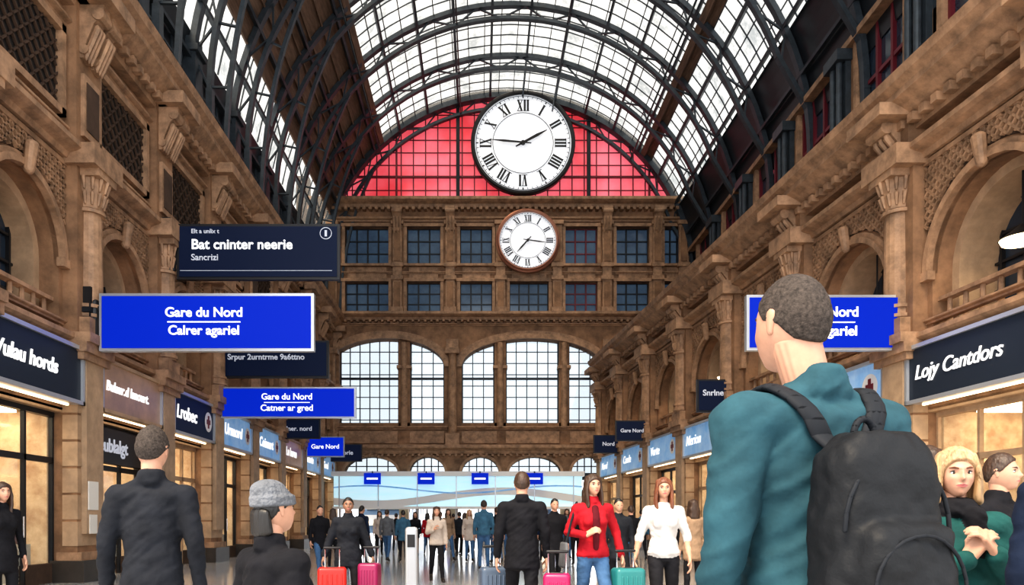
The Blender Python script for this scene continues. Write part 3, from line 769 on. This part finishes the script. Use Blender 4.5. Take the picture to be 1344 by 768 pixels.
def head_pt(n):
    x, y, z = n
    t = max(0, -z)
    X = .077*x*(1-.27*t**1.6); Y = .097*y; Z = .117*z
    if y > 0: Y *= 1-.3*t
    else: Y *= .95*(1+.52*t**1.5)
    f = min(1, max(0, (-y-.08)/.35))
    if f > 0:
        G = lambda cx, cz, sx, sz: exp(-((X-cx)/sx)**2-((Z-cz)/sz)**2)
        d = .021*G(0, -.022, .012, .013)+.012*G(0, .0, .009, .024)
        d -= .010*(G(.031, .004, .015, .011)+G(-.031, .004, .015, .011))
        d += .005*G(0, .028, .05, .009)+.007*G(0, -.055, .022, .010)-.005*G(0, -.0555, .021, .0028)
        d += .008*G(0, -.095, .022, .015)+.005*(G(.042, -.022, .017, .017)+G(-.042, -.022, .017, .017))
        Y -= d*f
    return X, Y, Z
HEADC = {}
def head_data(l):
    if l not in HEADC: HEADC[l] = [head_pt(n) for n in ICO[l]]
    return HEADC[l]
def sstep(a, b, x):
    t = min(1, max(0, (x-a)/(b-a))); return t*t*(3-2*t)
def interp(x, T):
    if x <= T[0][0]: return T[0][1]
    for (a, b), (c, d) in zip(T[:-1], T[1:]):
        if x <= c: return b+(d-b)*(x-a)/(c-a)
    return T[-1][1]

def remesh(parts, vox, it):
    V = []; Fc = []; lab = {}
    for m, vs, fs in parts:
        o = len(V); V += vs; Fc += [tuple(i+o for i in f) for f in fs]
        L = lab.setdefault(m, ([], [])); oo = len(L[0]); L[0].extend(vs); L[1].extend([tuple(i+oo for i in f) for f in fs])
    me = bpy.data.meshes.new('t'); me.from_pydata(V, [], Fc); me.update()
    ob = bpy.data.objects.new('t', me); COL.objects.link(ob)
    md = ob.modifiers.new('r', 'REMESH'); md.mode = 'VOXEL'; md.voxel_size = vox
    ms = ob.modifiers.new('s', 'SMOOTH'); ms.factor = .5; ms.iterations = it
    bpy.context.view_layer.update()
    dg = bpy.context.evaluated_depsgraph_get(); m2 = bpy.data.meshes.new_from_object(ob.evaluated_get(dg))
    bpy.data.objects.remove(ob)
    vs = [tuple(v.co) for v in m2.vertices]; fs = [tuple(p.vertices) for p in m2.polygons]
    if len(lab) == 1: return vs, fs, [parts[0][0]]*len(fs)
    trees = [(m, BVHTree.FromPolygons(a, b)) for m, (a, b) in lab.items()]
    ms_ = []
    for p in m2.polygons:
        best = None; bd = 9
        for m, t in trees:
            r = t.find_nearest(p.center)
            if r[3] is not None and r[3] < bd: bd = r[3]; best = m
        ms_.append(best)
    return vs, fs, ms_

def hand_parts(wr, d, n, curl, s=1):
    d = Vector(d).normalized(); n = Vector(n); n = (n-d*n.dot(d)).normalized(); t0 = n.cross(d)
    W = Vector(wr)
    def mk(t):
        P = [hull([(W-d*.02*s+t*.014*s, .02*s), (W-d*.02*s-t*.014*s, .02*s), (W+d*.085*s+t*.028*s, .013*s), (W+d*.085*s-t*.030*s, .012*s), (W+d*.04*s+t*.026*s, .015*s)])]
        for k, Ln in ((1.5, .074), (.5, .082), (-.5, .076), (-1.5, .060)):
            p = W+d*.088*s+t*k*.0195*s; c = 0
            for fr, da in ((.45, .5), (.3, .9), (.25, .6)):
                c += curl*da; dd = d*cos(c)+n*sin(c); q = p+dd*Ln*fr*s
                P.append(hull([(p, .0088*s), (q, .0078*s)], 2)); p = q
        p = W+d*.03*s+t*.028*s
        for Ln, a in ((.038, .0), (.03, .35), (.02, .3)):
            dd = (t*(.75-a)+d*.75+n*(.35+a*.6)).normalized(); q = p+dd*Ln*s; P.append(hull([(p, .0115*s), (q, .0095*s)])); p = q
        return P
    return mk, t0

def person(name, x, y, h, yaw, top, bottom, hair, style='short', skin=None, female=False, pose='stand', hem=.86, arms=None,
           vox=.014, lvl=4, puff=0., hyaw=0., hpitch=0., scarf=None, shoe=None, sleeves='long', wrinkle=.006, bulk=1., hands=True, collar=True, inner=None, hoff=(0, 0, 0)):
    skin = skin or SK1; shoe = shoe or C_SHOE; s = h/1.75
    fw = .88 if female else 1.0; B = bulk
    sh = .172*fw*B
    arms = arms or {}
    E0 = ((0, 0, .95), (.160*B+puff, .118*B+puff, .09)); E1 = ((0, 0, 1.10), (.142*fw*B+puff, .105*fw*B+puff, .08))
    E2 = ((0, -.008, 1.28), (.165*fw*B+puff, .122*B+puff, .10)); E3 = ((0, .012, 1.385), (.150*fw*B+puff, .092*B+puff, .055))
    P = []
    def ad(m, ells, sub=3): P.append((m, *hull(ells, sub)))
    SL = ((sh+.005, .012, 1.385), .064*B+puff*.7); SR = ((-sh-.005, .012, 1.385), .064*B+puff*.7)
    ad(top, [E0, E1]); ad(top, [E1, E2]); ad(top, [E2, E3]); ad(top, [E3, SL]); ad(top, [E3, SR]); ad(top, [E2, ((sh*.8, .0, 1.35), .06)]); ad(top, [E2, ((-sh*.8, .0, 1.35), .06)])
    ad(top, [((0, .02, 1.475), (.062, .06, .03)), ((sh*.78, .015, 1.405), .045), ((-sh*.78, .015, 1.405), .045)])
    if female:
        for q in (-1, 1): ad(top, [((q*.07, -.09-puff, 1.26), (.062, .05, .06)), ((q*.07, -.05, 1.33), .06)], 2)
    hr = .167*B+puff
    if hem < .93:
        fl_ = 1+(.93-hem)*.25
        ad(top, [E0, ((0, 0, hem+.03), (hr*fl_, (.122*B+puff)*fl_, .03))])
    if pose == 'walk': FT = {1: (-.30, .09, 0), -1: (.26, .14, 1)}
    elif pose == 'walk2': FT = {-1: (-.26, .09, 0), 1: (.22, .13, 1)}
    else: FT = {1: (-.03, .085, 0), -1: (.04, .085, 0)}
    ad(bottom, [((0, 0, .93), (.145*B, .108*B, .07)), ((0, .01, .87), (.142*B, .11*B, .05))])
    for q in (1, -1):
        fy, fz, back = FT[q]
        hip = (q*.085*B, 0, .88); kn = (q*.095, fy*.5-.04-(.02 if back else 0), .49); an = (q*.10, fy, fz)
        ad(bottom, [(hip, .086*B), (kn, .060)]); ad(bottom, [(kn, .060), ((an[0], an[1], an[2]+.02), .045)])
        ad(bottom, [((kn[0], kn[1]+.025, kn[2]-.12), .058), (kn, .055)], 2)
        ad(shoe, [((an[0], an[1]+.03, an[2]-.045), (.037, .042, .038)), ((an[0], an[1], an[2]-.005), .042), ((an[0]+q*.015, an[1]-.15, .03), (.042, .05, .03))])
    HP = []
    for q, kx in ((1, 'L'), (-1, 'R')):
        A = arms.get(kx, {})
        el = A.get('e', (q*(sh+.06), .03, 1.13)); wr = A.get('w', (q*(sh+.075), -.03, .89))
        S0 = (q*(sh+.005), .012, 1.385)
        r0 = (.062 if not female else .054)*B+puff*.8; r1 = (.047 if not female else .041)*B+puff*.7; r2 = .035+puff*.5
        ad(top, [(S0, r0), (el, r1)])
        if sleeves == 'long': ad(top, [(el, r1), (wr, r2)])
        else:
            mid = Vector(el).lerp(Vector(wr), .15); ad(top, [(el, r1), (mid, r1)]); ad(skin, [(mid, .036), (wr, .027)])
        d = A.get('d', tuple(Vector(wr)-Vector(el))); n = A.get('n', (-q, 0, 0)); curl = A.get('c', .45)
        mk, t0 = hand_parts(Vector(wr)+Vector(d).normalized()*.02, d, n, curl)
        th = Vector(A.get('t', (0, -1, .0)))
        t = t0 if t0.dot(th) > 0 else -t0
        if hands: HP += mk(t)
    if collar: ad(top, [((0, .02, 1.46), (.085, .08, .03)), ((0, .025, 1.515), (.072, .068, .02))], 2)
    if scarf: ad(scarf, [((0, 0, 1.46), (.11, .10, .035)), ((0, .005, 1.50), (.095, .09, .03))]); ad(scarf, [((.03, -.11, 1.44), .045), ((.05, -.14, 1.28), .03)])
    vs, fs, ms = remesh(P, vox, 4)
    out = []
    for p in vs:
        v = Vector(p)
        a = noise.noise(Vector((p[0]*9+x*7, p[1]*9, p[2]*16+h*31)))+.5*noise.noise(Vector((p[0]*24, p[1]*24+x, p[2]*30)))
        a += .9*(.45-abs(noise.noise(Vector((p[0]*5+3, p[1]*5, p[2]*20+p[0]*16+x))))*2.2)
        r = Vector((p[0], p[1], 0))
        if r.length > 1e-4 and p[2] > .15: r.normalize(); v += r*a*wrinkle
        out.append(tuple(v))
    mb = MB(lambda a, b, c: (a*s, b*s, c*s))
    mb.raw(out, fs, ms)
    if inner:
        vv, ff = hull([((0, -.075-puff, 1.40), (.035, .02, .03)), ((0, -.125-puff, 1.28), (.04, .018, .04)), ((0, -.108-puff, 1.0), (.03, .018, .04))], 3); mb.add(vv, ff, inner)
    if hands:
        HV = [(skin, a, b) for a, b in HP]
        if lvl >= 4:
            vs, fs, ms = remesh(HV, .0045 if lvl >= 5 else .006, 1); mb.raw(vs, fs, ms)
        else:
            for m, a, b in HV: mb.add(a, b, m)
    H0 = Vector((0, 0, 1.635))+Vector(hoff)
    ad2 = hull([((0, .012, 1.44), (.052*fw*B, .050*fw, .03)), ((hoff[0], hoff[1]+.014, 1.58), (.055*fw*B, .058*fw, .02))], 3); mb.add(*ad2, skin)
    HS = 1.0 if not female else .96
    Mh = Matrix.Translation(H0) @ Matrix.Rotation(radians(hyaw), 4, 'Z') @ Matrix.Rotation(radians(hpitch), 4, 'X') @ Matrix.Scale(HS, 4)
    T = lambda pts: [tuple(Mh @ Vector(p)) for p in pts]
    hv = head_data(lvl); hf = ICOF[lvl]
    hm = []
    for f in hf:
        c = [sum(hv[i][k] for i in f)/3 for k in range(3)]
        hm.append(LIP if (c[1] < -.06 and abs(c[2]+.0555) < .0085*(1-(abs(c[0])/.026)**2) and abs(c[0]) < .025) else skin)
    mb.raw(T(hv), hf, hm)
    for q in (-1, 1):
        a, b = hull([((q*.076, .012, .012), (.008, .016, .018)), ((q*.073, .006, -.022), (.007, .01, .012))], 2)
        mb.add(T(a), b, skin)
        def sy(X, Z):
            return min(((p[0]-X)**2+(p[2]-Z)**2, p[1]) for p in hv if p[1] < 0)[1]
        ey = sy(q*.031, .004)
        if lvl >= 4:
            a, b = hull([((q*.031, ey+.0065, .004), (.0135, .0105, .0085))], 3); mb.add(T(a), b, EYEW)
            a, b = hull([((q*.031, ey-.0015, .004), (.0058, .004, .0058))], 3); mb.add(T(a), b, EYED)
            a, b = hull([((q*.017, ey-.001, .0105), .0022), ((q*.031, ey-.0045, .0145), .0026), ((q*.046, ey+.001, .010), .002)], 2); mb.add(T(a), b, EYED)
            a, b = hull([((q*.017, ey+.001, -.004), .0022), ((q*.031, ey-.003, -.0065), .0024), ((q*.046, ey+.002, -.002), .002)], 2); mb.add(T(a), b, skin)
            b0 = sy(q*.018, .027); b1 = sy(q*.047, .029)
            a, b = hull([((q*.017, b0+.0, .025), (.003, .002, .004)), ((q*.033, min(b0, b1)+.002, .030), (.003, .003, .004)), ((q*.049, b1+.001, .027), .002)], 2); mb.add(T(a), b, hair if hair is not HBL else HR)
        else:
            a, b = hull([((q*.031, ey+.002, .004), (.013, .006, .007))], 1); mb.add(T(a), b, EYED)
    th = {'short': .007, 'crop': .0045, 'long': .014, 'bob': .014, 'beanie': .004, 'bun': .008}[style]
    line = [(-.095, .078), (-.07, .066), (-.045, .035), (-.015, .0), (.01, -.005), (.03, -.02), (.055, -.055), (.08, -.066)]
    if style in ('long', 'bob'): line = [(-.1, .072), (-.075, .055), (-.055, .02), (-.03, -.02), (.0, -.06), (.08, -.09)]
    if style == 'bob': line = [(-.1, .068), (-.075, .052), (-.055, .01), (-.03, -.03), (.0, -.07), (.08, -.1)]
    na = .0012 if style == 'crop' else .004
    cap = []
    for nn, p in zip(ICO[lvl], hv):
        base = (.077*nn[0]*(1-.2*max(0, -nn[2])), .097*nn[1]*(.95 if nn[1] < 0 else 1-.22*max(0, -nn[2])), .117*nn[2])
        m_ = sstep(-.008, .012, base[2]-interp(base[1], line))
        o = -.012+m_*(.012+th+na*noise.noise(Vector(nn)*9)+na*.7*noise.noise(Vector((nn[0]*30, nn[1]*30, nn[2]*6))))
        if style == 'short' and nn[2] > .4: o += .006*(nn[2]-.4)/.6
        cap.append(tuple(Vector(base)+Vector(nn)*o))
    mb.raw(T(cap), hf, [hair]*len(hf))
    if style in ('long', 'bob'):
        HPp = []
        e = 1.0 if style == 'long' else .52
        for q in (-1, 1):
            ch = [((q*.055, .0, .075), (.035, .06, .035)), ((q*.080, -.012, .0), (.02, .05, .05)), ((q*.086, -.022, -.07), (.021, .045, .05)), ((q*.088, -.03, -.07-.09*e), (.022, .042, .04)), ((q*.080, -.045, -.07-.16*e), (.02, .03, .03))]
            if style == 'bob': ch = ch[:4]
            for a_, b_ in zip(ch[:-1], ch[1:]): HPp.append((hair, *hull([a_, b_], 2)))
        bk = [((0, .06, .05), (.075, .045, .06)), ((0, .075, -.05), (.088, .04, .06)), ((0, .075, -.08-.12*e), (.10, .038, .05))]
        for a_, b_ in zip(bk[:-1], bk[1:]): HPp.append((hair, *hull([a_, b_], 2)))
        for q in (-1, 1): HPp.append((hair, *hull([((q*.086, .0, -.06), (.02, .04, .06)), ((q*.06, .07, -.07), (.04, .04, .06)), ((q*.085, .02, -.07-.13*e), (.025, .035, .03))], 2)))
        vs, fs, ms = remesh(HPp, .008 if lvl >= 4 else .014, 3)
        vs = [tuple(Vector(p)*(1+.05*noise.noise(Vector((p[0]*60, p[1]*60, p[2]*9+x))))+Vector((.010*noise.noise(Vector((0, p[1]*9, p[2]*14+x))), 0, 0))) for p in vs]
        mb.raw(T(vs), fs, ms)
        if lvl >= 5:
            rnd = random.Random(int(x*100))
            nl = 90 if lvl >= 6 else 40
            for i in range(nl):
                ph = radians(rnd.uniform(52, 308)); ln = (.10 if style == 'bob' else .19)+rnd.uniform(-.03, .03)
                amp = rnd.uniform(.003, .012); fq = rnd.uniform(20, 40); o0 = rnd.uniform(0, 6); off = rnd.uniform(.003, .010)
                rr_ = rnd.uniform(.0045, .0075)
                pts = []
                for e_ in (15, 35, 55, 75, 92):
                    ee = radians(e_); pts.append(Vector(((.084+off)*sin(ph)*sin(ee), -(.098+off)*cos(ph)*sin(ee), .118*cos(ee)+off)))
                for k in range(1, 6):
                    zz = -ln*k/5; wv = 1+.10*min(1, k/3)
                    pts.append(Vector(((.084+off)*sin(ph)*wv+amp*sin(zz*fq+o0), -(.096+off*.5)*cos(ph)*(1 if cos(ph) < 0 else .9)+amp*cos(zz*fq+o0), zz)))
                for k, (a_, b_) in enumerate(zip(pts[:-1], pts[1:])):
                    r1 = max(.002, rr_-max(0, k-6)*.002); r2 = max(.002, rr_-max(0, k-5)*.002)
                    a, b = hull([(a_, r1), (b_, r2)], 1); mb.add(T(a), b, hair)
    if style == 'bun':
        a, b = hull([((0, .115, .04), .035)], 3); mb.add(T(a), b, hair)
    if style == 'beanie':
        vs, fs, ms = remesh([(C_BEAN, *hull([((0, .008, .045), (.090, .107, .05)), ((0, .03, .095), (.075, .085, .05))], 3)), (C_BEAN, *hull([((0, .005, .022), (.098, .113, .012)), ((0, .008, .062), (.096, .111, .012))], 3))], .006, 2)
        vs = [tuple(Vector(p)*(1+.012*sin(math.atan2(p[1], p[0])*34))) for p in vs]
        mb.raw(T(vs), fs, ms)
        a, b = hull([((0, .08, -.02), (.07, .03, .04)), ((0, .075, -.10), (.075, .035, .03))], 3); mb.add(T(a), b, hair)
    o = mb.build(name, smooth=True, loc=(x, y, 0), rot=(0, 0, radians(yaw)))
    o['s'] = s
    return o

PX = lambda px, D: (px-630)*D/1000
HT = lambda py, D: 1.25+(685-py)*D/1000
# --- foreground man with backpack
man = person('man', PX(1062, 2.05), 2.05, 1.905, 197, C_TEAL, C_PANT, HG, 'crop', vox=.009, lvl=6, bulk=1.12, puff=.008, hyaw=4, wrinkle=.0075, hoff=(.042, -.01, 0))
s = man['s']
mtree = BVHTree.FromPolygons([v.co for v in man.data.vertices], [tuple(p.vertices) for p in man.data.polygons])
bp = MB(lambda a, b, c: (a*s, b*s, c*s))
parts = []
def rb(c, sx, sy, sz, r, tp=1.0):
    return hull([((c[0]+i*(sx-r)*(tp if k > 0 else 1), c[1]+j*(sy-r)*(tp if k > 0 else 1), c[2]+k*(sz-r)), r) for i in (-1, 1) for j in (-1, 1) for k in (-1, 1)], 3)
parts.append((C_BAG, *rb((0, .205, 1.08), .150, .085, .25, .065, .80)))
parts.append((C_BAG, *rb((0, .285, 1.00), .125, .05, .15, .045, .9)))
parts.append((C_BAG, *rb((0, .205, 1.31), .10, .065, .035, .03, .85)))
vs, fs, ms = remesh(parts, .009, 3)
vs = [tuple(Vector(p)+Vector((p[0], p[1]-.2, (p[2]-1.08)*.4)).normalized()*(.010*noise.noise(Vector(p)*11)+.006*noise.noise(Vector(p)*30))) for p in vs]
bp.raw(vs, fs, ms)
def path(pts, r, m, sub=2):
    for a, b in zip(pts[:-1], pts[1:]): bp.hull([(a, r), (b, r)], m, sub)
path([(.12*cos(t), .338-.008*abs(cos(t)), 1.0+.12*sin(t)) for t in [pi*i/14 for i in range(15)]], .004, C_STRAP)
path([(.14*cos(t), .270, 1.13+.16*sin(t)) for t in [pi*i/14 for i in range(15)]], .005, C_STRAP)
path([(.03*cos(t), .175, 1.335+.045*sin(t)) for t in [pi*i/10 for i in range(11)]], .008, C_STRAP)
for q in (-1, 1):
    ch = [Vector(c) for c in [(q*.06, .16, 1.31), (q*.09, .14, 1.38), (q*.115, .10, 1.44), (q*.13, .05, 1.47), (q*.135, .0, 1.48), (q*.135, -.06, 1.45), (q*.13, -.12, 1.38), (q*.13, -.14, 1.28), (q*.135, -.14, 1.16), (q*.14, -.13, 1.06)]]
    fine = []
    for a, b in zip(ch[:-1], ch[1:]):
        for t in (0, .5): fine.append(a.lerp(b, t))
    fine.append(ch[-1]); sn = [fine[0]]
    for p in fine[1:]:
        loc, nor, idx, d = mtree.find_nearest(p*s)
        sn.append((loc+nor*.010)/s)
    for a, b in zip(sn[:-1], sn[1:]):
        bp.hull([(a, (.030, .011, .011)), (b, (.030, .011, .011))], C_STRAP, 2)
    bp.hull([(sn[-1], .012), ((q*.13, .13, .95), .012)], C_STRAP)
    bp.hull([((q*.15, .22, .95), (.02, .045, .05)), ((q*.15, .22, .88), (.02, .05, .05))], C_BAG)
bp.build('backpack', smooth=True, parent=man)

# --- left man, beanie woman
person('man', PX(200, 4.06), 4.06, 1.75, 188, C_CHAR, C_PANT, HG, 'short', vox=.011, lvl=5, bulk=.96, hem=.62, puff=.006, hyaw=-6, wrinkle=.006)
person('woman', PX(360, 2.75), 2.75, 1.385, 140, C_BLK, C_PANT, HK, 'beanie', vox=.011, lvl=5, female=True, puff=.022, hem=.7, bulk=1.0, hpitch=-4, wrinkle=.007)
# --- blonde woman
person('woman', PX(1254, 3.07), 3.07, 1.545, -6, C_GRN, C_PANT, HBL, 'bob', vox=.010, lvl=6, female=True, puff=.02, hem=.6, scarf=C_BLK, hyaw=-8, hpitch=3, bulk=1.05, wrinkle=.008,
       arms={'L': dict(e=(.23, -.03, 1.13), w=(.06, -.225, 1.27), d=(-.5, -.15, .7), n=(-.7, .5, -.2), c=.8, t=(0, .1, 1)),
             'R': dict(e=(-.23, -.03, 1.13), w=(-.06, -.21, 1.25), d=(.5, -.15, .8), n=(.7, .5, -.2), c=.7, t=(0, .1, 1))})
person('man', PX(1314, 4.6), 4.6, HT(597, 4.6), 25, C_BLK, C_PANT, HB, 'short', vox=.014, lvl=5, hyaw=20)
person('man', PX(1440, 2.45), 2.45, 1.68, 170, C_NAVY, C_PANT, HB, 'short', vox=.012, lvl=4, puff=.01, hem=.6)
person('woman', PX(1217, 5.2), 5.2, HT(586, 5.2), 200, C_BLK, C_PANT, HB, 'long', vox=.015, lvl=4, female=True)
person('woman', PX(3, 8.5), 8.5, 1.69, 60, C_BLK, C_PANT, HB, 'long', vox=.016, lvl=4, female=True, hem=.7)
# --- mid ground
person('man', PX(685, 7.9), 7.9, 1.76, 180, C_BLK, C_PANT, HB, 'short', vox=.012, lvl=5, hem=.74, puff=.008, pose='walk', bulk=1.04)
wr = person('woman', PX(778, 7.9), 7.9, 1.74, 8, C_RED, C_JEAN, HB, 'long', vox=.012, lvl=5, female=True, puff=.010, pose='walk', hem=.88, hyaw=10, inner=C_RED2,
       arms={'R': dict(e=(-.25, .05, 1.15), w=(-.13, -.18, 1.12), d=(.6, -.5, .4), n=(0, .5, -.5), c=.8, t=(0, 0, 1)), 'L': dict(e=(.27, .06, 1.15), w=(.30, -.02, .91))})
person('woman', PX(871, 8.0), 8.0, 1.71, -5, C_WHT, C_PANT, HR, 'long', vox=.012, lvl=5, female=True, pose='walk2', hem=.92, sleeves='short', puff=.012, collar=False,
       arms={'R': dict(e=(-.25, .02, 1.13), w=(-.31, -.04, .90)), 'L': dict(e=(.25, .03, 1.13), w=(.26, -.06, .90))})
person('woman', PX(457, 10), 10, HT(655, 10)+.02, 12, C_CHAR, C_PANT, HK, 'bun', vox=.013, lvl=5, female=True, skin=SK2, puff=.03, pose='walk', hem=.72,
       arms={'L': dict(e=(.27, .02, 1.12), w=(.34, .0, .91)), 'R': dict(e=(-.27, .02, 1.12), w=(-.34, -.02, .91))})
person('woman', PX(573, 16), 16, HT(665, 16), 10, C_CRM, C_PANT, HB, 'long', vox=.016, lvl=4, female=True, pose='walk', puff=.02, hem=.84,
       arms={'R': dict(e=(-.22, -.02, 1.14), w=(-.1, -.2, 1.2), d=(.4, -.3, .6), c=.7)})
far = [(508, 24, 669, 170, C_GREY, C_JEAN, HB, 0, 'short'), (529, 24, 670, 190, C_BLU2, C_PANT, HK, 0, 'short'), (635, 20, 657, 180, C_BLU2, C_JEAN, HG, 0, 'short'),
       (588, 25, 668, 20, C_TAN, C_JEAN, HB, 1, 'long'), (603, 27, 672, 185, C_CHAR, C_PANT, HK, 0, 'short'), (616, 24, 669, 10, C_CRM, C_JEAN, HBL, 1, 'long'),
       (652, 23, 666, 190, C_BLK, C_JEAN, HB, 0, 'short'), (728, 14, 655, 10, C_BLK, C_PANT, HK, 0, 'short'), (744, 26, 668, 0, C_GREY, C_JEAN, HB, 1, 'long'),
       (812, 12, 655, 5, C_CHAR, C_PANT, HK, 0, 'short'), (828, 17, 664, 180, C_BLK, C_JEAN, HB, 0, 'short'), (545, 28, 672, 0, C_BLK, C_TAN, HB, 1, 'long'), (475, 22, 664, 150, C_NAVY, C_PANT, HK, 0, 'short'),
       (561, 30, 674, 180, C_RED, C_JEAN, HK, 1, 'long'), (702, 30, 672, 15, C_BLU2, C_PANT, HB, 0, 'short'), (668, 29, 672, 180, C_TAN, C_PANT, HK, 0, 'short'), (595, 33, 676, 180, C_BLK, C_PANT, HK, 0, 'short'),
       (910, 12, 664, 185, C_TAN, C_PANT, HB, 1, 'long'), (892, 19, 668, 0, C_BLK, C_PANT, HK, 0, 'short'), (420, 17, 664, 30, C_BLK, C_JEAN, HK, 0, 'short'), (437, 20, 668, 190, C_TAN, C_PANT, HB, 1, 'long'), (625, 34, 676, 0, C_BLK, C_JEAN, HK, 0, 'short'),
       (520, 32, 674, 180, C_BLK, C_PANT, HK, 0, 'short'), (578, 29, 672, 160, C_NAVY, C_PANT, HB, 0, 'short'), (610, 30, 673, 200, C_RED2, C_PANT, HB, 1, 'long'), (643, 31, 673, 10, C_GREY, C_PANT, HB, 0, 'short'),
       (660, 26, 669, 170, C_CHAR, C_JEAN, HBL, 1, 'long'), (716, 24, 668, 185, C_NAVY, C_PANT, HK, 0, 'short'), (756, 22, 667, 180, C_BLK, C_PANT, HB, 0, 'short'), (790, 24, 668, 10, C_TAN, C_PANT, HB, 1, 'long'),
       (842, 25, 669, 180, C_BLU2, C_PANT, HK, 0, 'short'), (498, 28, 671, 10, C_CRM, C_PANT, HB, 1, 'long'), (460, 27, 670, 180, C_BLK, C_JEAN, HB, 0, 'short'), (690, 34, 676, 180, C_GREY, C_PANT, HK, 0, 'short')]
for i, (px, D, py, yw, tp_, bt, hr_, fm, st) in enumerate(far):
    person('woman' if fm else 'man', PX(px, D), D, max(1.6, HT(py, D)), yw, tp_, bt, hr_, st, female=bool(fm), vox=.022, lvl=3, pose=('walk', 'walk2', 'stand')[i % 3], hem=(.86, .7)[i % 2], wrinkle=.004, puff=.008)

hb = MB()
hb.hull([((-.30, -.10, .80), (.03, .05, .03)), ((-.30, .14, .80), (.03, .05, .03)), ((-.30, -.06, 1.02), (.02, .04, .02)), ((-.30, .10, 1.02), (.02, .04, .02))], C_GREY, 3)
for a, b in zip([(-.30, -.06, 1.03), (-.24, -.04, 1.25), (-.17, .0, 1.45)], [(-.24, -.04, 1.25), (-.17, .0, 1.45), (-.2, .09, 1.38)]): hb.hull([(a, (.012, .008, .012)), (b, (.012, .008, .012))], C_STRAP)
hb.hull([((-.2, .09, 1.38), .01), ((-.29, .10, 1.03), .01)], C_STRAP)
hb.build('handbag', smooth=True, parent=wr)

def suitcase(x, y, col, hz, yaw=0, H=.56, W=.36):
    m = mat('suitcase_shell_%d' % len(MATS), col, .35, var=.1)
    mb = MB(); D = .22; r = .045
    mb.hull([((i*(W/2-r), j*(D/2-r), .06+r+(k > 0)*(H-2*r)), r) for i in (-1, 1) for j in (-1, 1) for k in (-1, 1)], m, 3)
    for i in range(5):
        u = -W/2+.06+i*(W-.12)/4
        for j in (-1, 1): mb.hull([((u, j*D/2, .13), .010), ((u, j*D/2, H-.03), .010)], m, 2)
    for i in (-1, 1):
        mb.cyl((i*.09, D/2-.04, H), (i*.09, D/2-.04, hz-.02), .009, .008, CHROME, 8)
        for j in (-1, 1):
            mb.cyl((i*(W/2-.06)-.012, j*(D/2-.05), .03), (i*(W/2-.06)+.012, j*(D/2-.05), .03), .03, .03, BLACK, 12); mb.box(i*(W/2-.06)-.02, i*(W/2-.06)+.02, j*(D/2-.05)-.02, j*(D/2-.05)+.02, .03, .075, BLACK)
    mb.hull([((-.1, D/2-.04, hz), .015), ((.1, D/2-.04, hz), .015)], BLACK, 2)
    mb.hull([((-.06, -D/2+.05, H+.06), .01), ((.06, -D/2+.05, H+.06), .01)], BLACK, 2)
    mb.build('suitcase', smooth=True, loc=(x, y, 0), rot=(0, 0, radians(yaw)))
suitcase(PX(648, 8.3), 8.3, (.07, .10, .15), .98, 10, H=.70, W=.30)
suitcase(PX(731, 7.6), 7.6, (.38, .01, .09), .95, -8, H=.68, W=.27)
suitcase(PX(824, 7.8), 7.8, (.02, .17, .17), .95, 12, H=.72, W=.32)
suitcase(PX(436, 9.6), 9.6, (.48, .018, .012), .92, 10, H=.62)
suitcase(PX(485, 9.8), 9.8, (.26, .01, .075), .92, -10, H=.66, W=.27)

# ------------------------------------------------------------------ world, lights, camera
w = bpy.data.worlds.new('sky'); scene.world = w; w.use_nodes = True
bg = w.node_tree.nodes['Background']; bg.inputs['Color'].default_value = (.95, .97, 1.0, 1); bg.inputs['Strength'].default_value = 2.6
sun = bpy.data.lights.new('sun', 'SUN'); sun.energy = 5.5; sun.angle = radians(22); sun.color = (1, .82, .60)
so = bpy.data.objects.new('sun', sun); COL.objects.link(so); so.rotation_euler = (radians(26), radians(-18), 0)

cam = bpy.data.cameras.new('camera'); co = bpy.data.objects.new('camera', cam); COL.objects.link(co)
co.location = (0, 0, 1.25); co.rotation_euler = (radians(90), 0, 0)
cam.sensor_width = 36; cam.lens = 36*1000/1344; cam.shift_x = 42/1344; cam.shift_y = 301/1344; cam.clip_end = 300
scene.camera = co
scene.view_settings.view_transform = 'Standard'
try: scene.view_settings.look = 'Medium High Contrast'
except Exception: pass
scene.view_settings.exposure = 0.1
